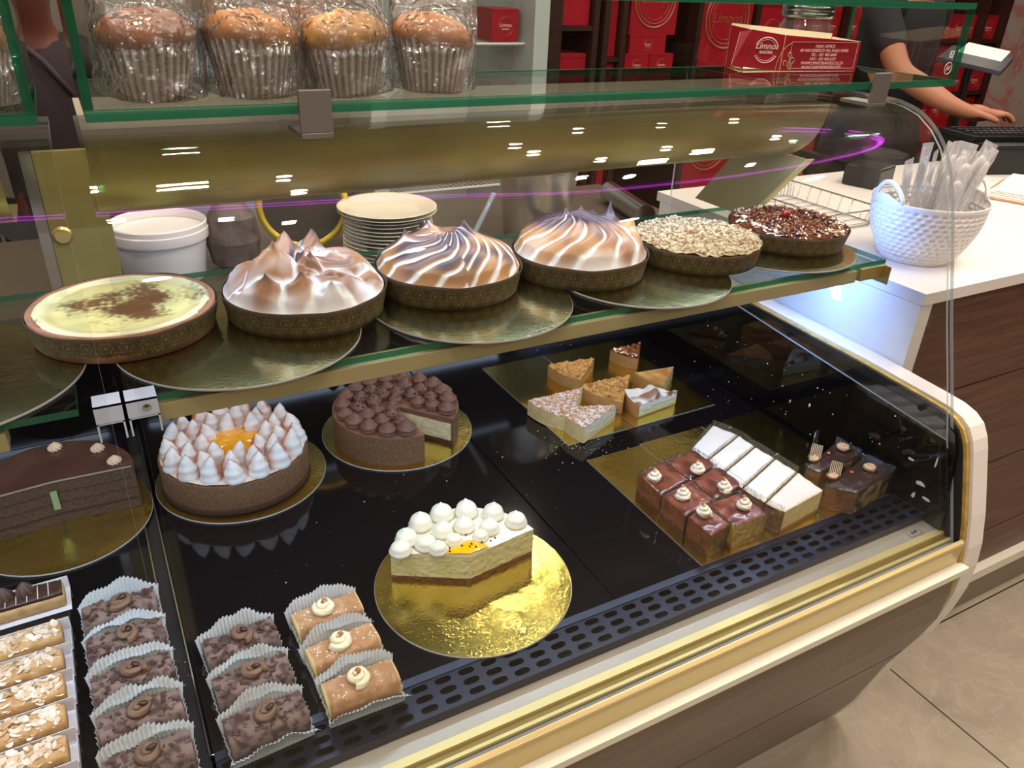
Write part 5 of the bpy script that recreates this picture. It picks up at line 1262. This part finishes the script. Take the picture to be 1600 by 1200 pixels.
MB().box(.02, .23, -.075, .065, .0075, .0088).build('paper_sheet', WPAPER, t, loc=(0, .0, .285), rot=(.14, -.10, 0))
t = thing('clipboard', 'brown clipboard with loose papers on the till counter, right edge', 'clipboard', (2.30, 1.18, .3605), .35)
MB().box(-.16, .16, -.11, .11, 0, .003).build('clipboard_back', TAN, t, bevel=.001)
MB().box(-.05, .05, -.118, -.085, .0175, .026).build('metal_clip', CHROME, t, bevel=.002)
for i in range(5): MB().box(-.15+.008*i, .15+.006*i, -.10+.004*i, .10-.003*i, .0035+.003*i, .0055+.003*i).build('paper_sheet', WPAPER, t, rot=(0, 0, .05*math.sin(i*2.1)))
tag(MB().box(-.055, .055, -.05, .05, 0, .055).build('black_stand', BLACKP, None, loc=(1.93, 1.44, .3605), rot=(0, 0, .3), bevel=.006), 'small black box standing on the counter behind the basket', 'box')
# ================================================================== WORK COUNTER BEHIND THE CASES
t = thing('work_counter', 'dim work counter behind the display cases', 'counter', (0, 1.9, -.65)); off = (0, -1.9, .65)
MB().box(-1.4, 1.50, 1.613, 2.12, .215, .24).build('counter_top', mat('work_top', (84, 76, 64), .35), t, loc=off)
MB().box(-1.4, 1.48, 1.63, 2.10, -.65, .2145).build('carcass', SHELFW, t, loc=off)
# stack of plates
for i in range(13):
    z = .2405+.0088*i
    if i == 0:
        pl = MB().lathe([(.001, .003), (.060, .003), (.072, .006), (.098, .0145), (.1035, .0165), (.1045, .0155), (.098, .0125), (.072, .003), (.062, .0006), (.060, 0), (.001, .0012)], 72).build('plate', CERAM, None, smooth=True, loc=(.612, 1.695, z)); pm = pl.data; o = pl
    else:
        o = bpy.data.objects.new('plate', pm); COL.objects.link(o); o.location = (.612+R_.uniform(-.002, .002), 1.695+R_.uniform(-.002, .002), z); o.rotation_euler = (0, 0, i)
    if i >= 11: o.scale = (1.10, 1.10, 1.0)
    tag(o, 'cream ceramic side plate in the stack behind the meringue pies' if i < 12 else 'wide-rimmed cream plate on top of the stack', 'plate', 'stack of cream plates' )
t = thing('plastic_tub', 'white plastic tub with a thick rim behind the custard tart', 'tub', (.125, 1.745, .2405))
MB().lathe([(.001, .0005), (.080, .0005), (.082, .003), (.092, .088), (.0975, .0885), (.0985, .093), (.0985, .108), (.0965, .110), (.0965, .120), (.094, .1225), (.0925, .120), (.0915, .100), (.080, .006), (.001, .005)], 72).build('tub_body', PLASTW, t, smooth=False, auto=.6)
MB().lathe([(.001, .104), (.0905, .104)], 60).build('tub_contents', PLASTW, t)
t = thing('steel_bucket', 'shiny steel bucket holding utensils behind the scorched meringue pie', 'bucket', (1.035, 1.73, .2405))
MB().lathe([(.001, .001), (.082, .001), (.086, .006), (.102, .172), (.1055, .173), (.1065, .176), (.104, .178), (.1, .174), (.082, .008), (.001, .006)], 64).build('bucket_body', mat('polished_steel', (214, 206, 190), .28, metal=.85), t, auto=.6)
for i, (a, c_) in enumerate(((.4, 1), (2.2, 1), (4.0, 0))):
    k = thing('steel_utensil', ('serving spoon leaning in the steel bucket, at its back', 'serving spoon leaning in the steel bucket, left side', 'tongs leaning in the steel bucket, near side')[i], 'utensil', (1.035+.02*math.cos(a), 1.73+.02*math.sin(a), .25)); k.rotation_euler = (-.25*math.sin(a), .25*math.cos(a), 0)
    MB().tube([(0, 0, 0), (0, 0, .10), (0, 0, .175)], .004, 8).build('utensil_handle', CHROME, k, smooth=True)
    o = MB().lathe([(.001, -.004), (.014, 0), (.018, .005), (.015, .001), (.001, -.002)], 20).build('utensil_head', CHROME, k, smooth=True, loc=(0, 0, .178), rot=(.8, 0, a))
t = thing('gold_disc', 'gold-rimmed dark disc standing behind the tall meringue pie', 'disc', (.30, 1.74, .2405), .1)
MB().lathe([(.090, -.003), (.104, -.004), (.106, 0), (.104, .004), (.090, .003), (.090, -.003)], 72).build('disc_rim', mat('yellow_gold', (222, 190, 60), .35, metal=.5), t, loc=(.150, .05, .109), rot=(PI/2, 0, -.35), smooth=True)
MB().lathe([(.001, -.002), (.0895, -.002), (.0895, .002), (.001, .002)], 60).build('disc_plate', mat('smoky_disc', (74, 68, 58), .3), t, loc=(.150, .05, .109), rot=(PI/2, 0, -.35))
m = MB().lathe([(.001, 0), (.03, 0), (.05, .02), (.058, .07), (.05, .12), (.03, .15), (.001, .155)], 32, cx=-.03); m.build('patterned_cups', mat('patterned_cups', (104, 92, 84), .5, c2=(70, 58, 50), nscale=28), t)
tag(MB().tube([(0, .01, 0), (.075, 0, .15)], .006, 8).build('acrylic_rod', EDGEW, None, loc=(.765, 1.60, .2425)), 'clear acrylic rod leaning up beside the plate stack', 'rod')

# ================================================================== BACK WALL: FRIDGE AND SHELVES OF RED CARTONS
t = thing('upright_fridge', 'open white upright fridge with wire shelves against the back wall', 'fridge', (1.55, 3.55, -.65)); off = (-1.55, -3.55, .65)
FRW = mat('fridge_white', (186, 194, 190), .4)
MB().box(1.855, 1.93, 3.2, 3.9, -.65, 1.4).build('side_wall', FRW, t, loc=off, bevel=.004)
MB().box(1.10, 1.17, 3.2, 3.9, -.65, 1.4).build('side_wall', FRW, t, loc=off, bevel=.004)
MB().box(1.17, 1.855, 3.86, 3.9, -.65, 1.4).build('back_wall', FRW, t, loc=off)
for z in (-.05, .27, .565, .86):
    m = MB().tube([(1.172, 3.28, z), (1.852, 3.28, z)], .006, 8)
    for i in range(28): m.tube([(1.18+.0248*i, 3.28, z), (1.18+.0248*i, 3.84, z)], .002, 5)
    m.tube([(1.172, 3.84, z), (1.852, 3.84, z)], .004, 6); m.build('wire_shelf', WHITEL, t, loc=off)
m = MB().box(1.17, 1.855, 3.24, 3.26, -.60, -.5).build('kick_panel', FRW, t, loc=off)
RINGM = mat('gold_ring_print', (160, 84, 56), .4)
boxcache = {}
def carton(label, x0, x1, y0, z0, z1, group, depth=.24, style='ring'):
    w_, h_ = x1-x0, z1-z0
    t = thing('cake_carton', label, 'carton', ((x0+x1)/2, y0+depth/2, z0), 0, group); key = (round(w_, 3), round(h_, 3), depth, style)
    if key not in boxcache:
        b = MB().box(-w_/2, w_/2, -depth/2, depth/2, 0, h_).build('carton_body', RED, t, bevel=.0015); parts = [b]
        s = min(w_, h_); yf = -depth/2-.0015
        if style == 'ring':
            m = MB(); 
            for rad, r in ((.30*s, .010*s), (.24*s, .005*s)): m.tube([(rad*math.cos(2*PI*i/28), yf, h_*.45+rad*math.sin(2*PI*i/28)) for i in range(28)], r, 5, closed=True)
            m.tube([(-w_*.48+.18*w_*math.cos(a), yf, .02*h_+.3*h_*math.sin(a)) for a in [PI/2*i/8 for i in range(9)]], .006*s, 5); m.tube([(w_*.48-.18*w_*math.cos(a), yf, .02*h_+.3*h_*math.sin(a)) for a in [PI/2*i/8 for i in range(9)]], .006*s, 5)
            parts.append(m.build('gold_ring_print', RINGM, t)); m = MB()
            parts.append(text_mesh('logo_word', 'Limnos', .16*s, PINKINK, t, (0, yf, h_*.45), (PI/2, 0, 0), shear=.2)); parts.append(text_mesh('logo_word', 'BAKERS', .08*s, PINKINK, t, (0, yf, h_*.45-.10*s), (PI/2, 0, 0)))
        if style == 'big':
            m = MB(); 
            for rad, r in ((.42*s, .018*s), (.36*s, .008*s), (.30*s, .004*s)): m.tube([(rad*math.cos(2*PI*i/36), yf, h_*.5+rad*math.sin(2*PI*i/36)) for i in range(36)], r, 5, closed=True)
            parts.append(m.build('gold_ring_print', RINGM, t)); parts.append(text_mesh('logo_word', 'Limnos', .2*s, RINGM, t, (0, yf, h_*.46), (PI/2, 0, 0), shear=.2))
        m = MB().box(-w_/2+.001, w_/2-.001, yf-.0006, yf, h_*.93, h_*.94); parts.append(m.build('lid_line', REDD, t))
        boxcache[key] = parts
    else:
        for p in boxcache[key]: c = p.copy(); COL.objects.link(c); c.parent = t
    return t
for z in (.272, .567): carton('small red carton on the %s fridge shelf' % ('lower' if z < .4 else 'upper'), 1.70, 1.83, 3.30, z+.007, z+.137, 'red cartons in the white fridge', .2)
t = thing('carton_shelving', 'tall dark wood shelving full of red cartons along the back wall', 'shelving', (3.6, 3.45, -.65)); off = (-3.6, -3.45, .65)
posts = [1.945, 2.215, 2.275, 2.375, 2.83, 3.215, 3.46, 3.90, 4.30, 4.72, 5.12, 5.34]
for x in posts: MB().box(x, x+.030 if x not in (1.945,) else x+.10, 3.28, 3.72, -.65, 1.5).build('post', SHELFW, t, loc=off)
MB().box(1.945, 5.37, 3.70, 3.72, -.65, 1.5).build('back_board', SHELFW, t, loc=off)
def bayshelf(x0, x1, z): MB().box(x0, x1, 3.285, 3.69, z-.022, z-.001).build('shelf_board', SHELFW, t, loc=off)
for x0, x1, zs in ((2.05, 2.21, [(.26, .52), (.64, .92)]), (2.31, 2.37, [(-.2, .285), (.31, .48), (.505, .75)])):
    for z0, z1 in zs: bayshelf(x0-.005, x1+.004, z0); carton('plain red carton in the %s narrow bay beside the fridge' % ('first' if x0 < 2.2 else 'second'), x0+.004, x1-.004, 3.31, z0, z1, 'plain cartons beside the fridge', .2, 'none')
for z in (.10, .205, .31, .415):
    for k in (0, 1): carton('small red carton with a round crest, stacked four high in two columns', 2.425+.150*k, 2.570+.150*k, 3.30, z, z+.102, 'small crested cartons left of the big ones', .2)
bayshelf(2.41, 2.825, .10); carton('wide red carton lying on the small crested cartons', 2.45, 2.67, 3.31, .5175, .60, 'wide cartons'); carton('tall red carton with a gold oval standing on the small cartons', 2.44, 2.72, 3.31, .6005, .90, 'tall cartons', .2, 'big')
for z0, z1 in ((-.25, .40), (.405, .98)): bayshelf(2.865, 3.21, z0); carton('very large red carton with a big gold ring on the back shelving', 2.87, 3.205, 3.30, z0, z1-.026, 'very large ringed cartons', .3, 'big')
for z0, z1 in ((-.2, .2), (.205, .5), (.505, .78), (.785, 1.0)): bayshelf(3.25, 3.455, z0); carton('medium red carton in the bay right of the very large cartons', 3.252, 3.452, 3.30, z0, z1-.026, 'medium ringed cartons', .3)
for x0, x1, n in ((3.495, 3.895, 3), (3.935, 4.295, 3), (4.335, 4.715, 3), (4.755, 5.115, 3), (5.152, 5.338, 1)):
    w_ = (x1-x0-.004)/n
    for s in range(8):
        z = -.35+.31*(s//2)+(.1365 if s % 2 else 0)
        if s % 2 == 0: bayshelf(x0, x1, z)
        if s == 7 and x0 > 4.7: continue
        for k in range(n): carton('red crested carton in the densely stacked bays behind the cashier', x0+.002+w_*k, x0+w_*(k+1)-.001, 3.31+.012*((k+s//2) % 2), z, z+.136, 'densely stacked crested cartons', .26)
PST = NT('pink_swirl_panel'); PST.set(Roughness=.6)
PST.base(PST.ramp(PST.noise(1.6, 3, None, .5, 2.2), [(.46, lin((196, 180, 172))), (.56, lin((206, 130, 130))), (.62, lin((200, 184, 176)))]))
tag(MB().box(-1.6, 1.6, -.01, .01, 0, 2.2).build('pink_swirl_panel', PST.m, None, loc=(7.0, 3.5, -.65)), 'pale wall panel with a pink swirl print at the right edge', 'wall panel')
tag(MB().box(-.9, .9, -.02, .02, 0, 2.3).build('grey_partition', mat('partition_grey', (120, 112, 100), .6), None, loc=(.19, 3.5, -.65)), 'grey-brown partition wall behind the left person', 'partition')
t = thing('steel_cabinet', 'pale steel cabinet against the partition left of the fridge', 'cabinet', (.45, 3.2, -.65))
MB().box(-.28, .28, -.18, .18, .06, 1.32).build('cabinet_body', mat('pale_blue_steel', (168, 186, 196), .3, metal=.3), t, bevel=.004)
MB().box(-.265, -.005, -.187, -.181, .10, 1.28).box(.005, .265, -.187, -.181, .10, 1.28).build('cabinet_door', mat('pale_blue_steel', (168, 186, 196), .3), t)
for x in (-.24, .24):
    for y in (-.14, .14): MB().box(x-.015, x+.015, y-.015, y+.015, 0, .06).build('foot', BLACKP, t)
# magenta light strip along the shop ceiling in front of the cases
LED = bpy.data.materials.new('magenta_led'); LED.use_nodes = True; _b = LED.node_tree.nodes['Principled BSDF']; _b.inputs['Emission Color'].default_value = (.8, .05, 1, 1); _b.inputs['Emission Strength'].default_value = 10
tag(MB().tube([(*p, 0) for p in refine([(-1.5, .8), (-.4, .55), (.3, .33), (.66, .22), (1.0, .08), (1.6, -.25), (2.2, -.28), (2.6, -.13), (2.85, .3), (2.7, .8), (2.3, 1.2)], 6)], .010, 8).build('magenta_light_strip', LED, None, loc=(0, 0, 1.92)), 'magenta neon strip curving along the ceiling over the display case', 'neon strip')
# ================================================================== PEOPLE
def skin_mesh(name, nodes, edges, parent, m, root, sub=2):
    """nodes: name -> (x,y,z,r); one continuous skinned surface"""
    ks = list(nodes); me = bpy.data.meshes.new(name); me.from_pydata([nodes[k][:3] for k in ks], [(ks.index(a), ks.index(b)) for a, b in edges], [])
    o = bpy.data.objects.new(name, me); COL.objects.link(o); o.parent = parent; me.materials.append(m)
    o.modifiers.new('skin', 'SKIN')
    sv = me.skin_vertices[0].data if me.skin_vertices else None
    if sv is None: me.skin_vertices.new(); sv = me.skin_vertices[0].data
    for i, k in enumerate(ks):
        r = nodes[k][3]; sv[i].radius = r if hasattr(r, '__len__') else (r, r); sv[i].use_root = (k == root)
    o.modifiers['skin'].use_smooth_shade = True; s = o.modifiers.new('sub', 'SUBSURF'); s.levels = sub; s.render_levels = sub
    # bake, so that the figure is plain geometry
    bpy.context.view_layer.update(); ev = o.evaluated_get(bpy.context.evaluated_depsgraph_get()); bm_ = bpy.data.meshes.new_from_object(ev); bm_.name = name
    o.modifiers.clear(); o.data = bm_; bm_.polygons.foreach_set('use_smooth', [True]*len(bm_.polygons)); return o
def person(label, base, skin, shirt, sh, J, fingers=None, lean=0, rz=0):
    """J: joints relative to the base (x right, y back, z up from the floor), facing -y"""
    t = thing('person', label, 'person', base, rz)
    N = {'pelvis': (*J['hip'], (.112, .082)), 'belly': (*J['belly'], (.115, .086)), 'chest': (*J['chest'], (.135, .10)), 'collar': (*J['collar'], (.085, .07)), 'neck': (*J['neck'], .054), 'chin': (*J['chin'], (.070, .082)), 'head': (*J['head'], (.098, .112)), 'crown': (*J['crown'], (.086, .100))}
    E = [('pelvis', 'belly'), ('belly', 'chest'), ('chest', 'collar'), ('collar', 'neck'), ('neck', 'chin'), ('chin', 'head'), ('head', 'crown')]
    for s in 'LR':
        sg = 1 if s == 'L' else -1
        N['sh'+s] = (*J['sh'+s], .056); N['el'+s] = (*J['el'+s], .040); N['fa'+s] = tuple(.6*J['el'+s][i]+.4*J['wr'+s][i] for i in range(3))+(.041,); N['wr'+s] = (*J['wr'+s], (.026, .026)); N['pa'+s] = (*J['pa'+s], (.019, .036))
        E += [('collar', 'sh'+s), ('sh'+s, 'el'+s), ('el'+s, 'fa'+s), ('fa'+s, 'wr'+s), ('wr'+s, 'pa'+s)]
        W_ = Vector(J['wr'+s]); P_ = Vector(J['pa'+s]); d = (P_-W_).normalized(); up = Vector(J.get('up'+s, (0, 0, 1))); side = d.cross(up).normalized(); up = side.cross(d).normalized()
        if 'flip'+s in J: side = -side
        for q, (ofs, L, sp_) in enumerate(((-.030, .066, -.12), (-.010, .076, -.03), (.011, .071, .05), (.030, .056, .15))):
            b0 = P_+side*ofs+d*.022; dr = (d+side*sp_).normalized(); c1 = b0+dr*L*.42+up*.006; c2 = c1+(dr-up*.55).normalized()*L*.33; c3 = c2+(dr*.75-up*.9).normalized()*L*.27
            for nme, pt, r in (('a', b0, .0098), ('b', c1, .0088), ('c', c2, .0080), ('d', c3, .0070)): N['f%d%s%s' % (q, nme, s)] = (*pt, r)
            E += [('pa'+s, 'f%da%s' % (q, s)), ('f%da%s' % (q, s), 'f%db%s' % (q, s)), ('f%db%s' % (q, s), 'f%dc%s' % (q, s)), ('f%dc%s' % (q, s), 'f%dd%s' % (q, s))]
        tb = W_+(P_-W_)*.62-side*.026; t1 = tb-side*.022+d*.022-up*.006; t2 = t1-side*.008+d*.028-up*.010
        N['t0'+s] = (*tb, .0125); N['t1'+s] = (*t1, .0105); N['t2'+s] = (*t2, .0085); E += [('wr'+s, 't0'+s), ('t0'+s, 't1'+s), ('t1'+s, 't2'+s)]
        h = J['hip']; N['hp'+s] = (h[0]+sg*.080, h[1], h[2]-.07, .078); N['kn'+s] = (h[0]+sg*.10, h[1]-.02, .50, .062); N['an'+s] = (h[0]+sg*.105, h[1]+.02, .09, .042); N['fo'+s] = (h[0]+sg*.115, h[1]-.13, .045, (.034, .040))
        E += [('pelvis', 'hp'+s), ('hp'+s, 'kn'+s), ('kn'+s, 'an'+s), ('an'+s, 'fo'+s)]
    body = skin_mesh('body', N, E, t, skin, 'pelvis', 2)
    # shirt and trousers: slightly larger shells over the same skeleton
    S = {}; SE = [('belly', 'chest'), ('chest', 'collar'), ('pelvis', 'belly')]
    for k in ('pelvis', 'belly', 'chest'): r = N[k][3]; S[k] = (*N[k][:3], (r[0]+.030, r[1]+.028))
    S['collar'] = (*N['collar'][:3], (.098, .082)); p_ = N['pelvis']; S['hem'] = (p_[0], p_[1], p_[2]-.17, (.185, .155)); SE.append(('hem', 'pelvis'))
    for s in 'LR':
        S['sh'+s] = (*N['sh'+s][:3], .068); e = [N['sh'+s][i]*(1-sh[s])+N['el'+s][i]*sh[s] for i in range(3)]; S['sl'+s] = (*e, .056); SE += [('collar', 'sh'+s), ('sh'+s, 'sl'+s)]
    skin_mesh('shirt', S, SE, t, shirt, 'pelvis', 2)
    T = {'pelvis': (*N['pelvis'][:3], (.165, .135))}; TE = []
    for s in 'LR':
        T['hp'+s] = (*N['hp'+s][:3], .120); T['kn'+s] = (*N['kn'+s][:3], .074); T['an'+s] = (*N['an'+s][:3], .058); TE += [('pelvis', 'hp'+s), ('hp'+s, 'kn'+s), ('kn'+s, 'an'+s)]
    skin_mesh('trousers', T, TE, t, FABB, 'pelvis', 2)
    hx, hy, hz = J['head']
    # hair cap, eyes, mouth, ears
    v, f, c = disc(lambda x, y, r, a: math.sqrt(max(0, 1-(r/.092)**2))*.098, lambda *q: (1, 1, 1), .0918, 16, 40)
    MB().add(v, f).build('hair', HAIR, t, loc=(hx, hy+.016, hz+.016), rot=(-.50, 0, 0), smooth=True)
    for s in (-1, 1):
        MB().lathe([(.0001, .010), (.007, .007), (.010, 0), (.007, -.007), (.0001, -.010)], 16).build('eye', mat('eye_white', (230, 224, 216), .2), t, loc=(hx+s*.029, hy-.0870, hz+.004), smooth=True).scale = (1.1, .55, .7)
        MB().lathe([(.0001, .0012), (.0045, .0004)], 12).build('iris', RUBBER, t, loc=(hx+s*.029, hy-.0926, hz+.004), rot=(PI/2, 0, 0))
        MB().tube([(s*.001, 0, -.022), (s*.010, .004, -.008), (s*.012, .006, .012), (s*.002, .002, .022)], .007, 8).build('ear', skin, t, loc=(hx+s*.079, hy+.006, hz-.008), smooth=True)
    MB().tube([(-.024, .006, 0), (-.010, -.001, .002), (.010, -.001, .002), (.024, .006, 0)], .005, 8).build('mouth', mat('lips', (120, 62, 56), .4), t, loc=(hx, hy-.0815, hz-.062), smooth=True)
    MB().tube([(0, .012, .026), (0, -.002, .006), (0, -.013, -.012), (0, -.004, -.020), (0, .014, -.024)], [.004, .007, .0115, .0105, .005], 12).build('nose', skin, t, loc=(hx, hy-.084, hz-.014), smooth=True)
    for s in (-1, 1): MB().tube([(-.013, .004, 0), (0, 0, .003), (.013, .004, 0)], .0026, 6).build('eyebrow', HAIR, t, loc=(hx+s*.030, hy-.0925, hz+.020), smooth=True)
    return t
b = (2.66, 2.02, -.65)
def rel(p, b): return (p[0]-b[0], p[1]-b[1], p[2]+.65)
J = dict(hip=(0, .02, .93), belly=(0, .0, 1.10), chest=(0, -.02, 1.30), collar=(0, -.01, 1.46), neck=(0, -.02, 1.55), chin=(.01, -.05, 1.62), head=(.01, -.055, 1.72), crown=(.01, -.045, 1.79),
         shR=(-.17, -.03, 1.455), elR=rel((2.440, 1.80, .600), b), wrR=rel((2.545, 1.62, .502), b), paR=rel((2.618, 1.582, .500), b),
         shL=(.17, -.03, 1.455), elL=(.24, .10, 1.20), wrL=(.22, .14, .98), paL=(.21, .14, .91), upL=(0, -1, 0), flipR=1)
p1 = person('person in a black shirt behind the till counter, typing with one bare forearm forward', b, SKIN, FABB, {'L': .75, 'R': .8}, J)
MB().lathe([(.215, .55), (.205, .80), (.19, .98), (.165, 1.10), (.155, 1.10), (.18, .98), (.195, .80), (.205, .55)], 40).build('apron', FABB, p1, smooth=True).scale = (1, .86, 1)
b = (-.045, 2.62, -.65)
J = dict(hip=(0, .02, .84), belly=(0, .0, 1.0), chest=(0, -.01, 1.14), collar=(0, 0, 1.245), neck=(0, -.01, 1.315), chin=(.0, -.045, 1.385), head=(.0, -.05, 1.475), crown=(.0, -.04, 1.54),
         shR=(-.16, 0, 1.235), elR=(-.21, .02, .97), wrR=(-.22, -.02, .75), paR=(-.22, -.03, .68), shL=(.16, 0, 1.235), elL=(.21, .02, .97), wrL=(.22, -.02, .75), paL=(.22, -.03, .68), upL=(0, -1, 0), upR=(0, -1, 0))
p2 = person('person in a dark top seen between the two glass boxes, only neck and shoulders showing', b, SKIND, APRON, {'L': .8, 'R': .8}, J)
MB().tube([(-.045, -.085, 1.31), (.02, -.112, 1.245), (.075, -.118, 1.16)], .008, 8).build('apron_strap', mat('strap_grey', (62, 50, 52), .8), p2, smooth=True)
# ------------------------------------------------------------------ lift everything so that the shop floor is at z = 0
for o in list(SC.objects):
    if o.parent is None and o.type not in ('CAMERA', 'LIGHT'): o.location.z += Z0
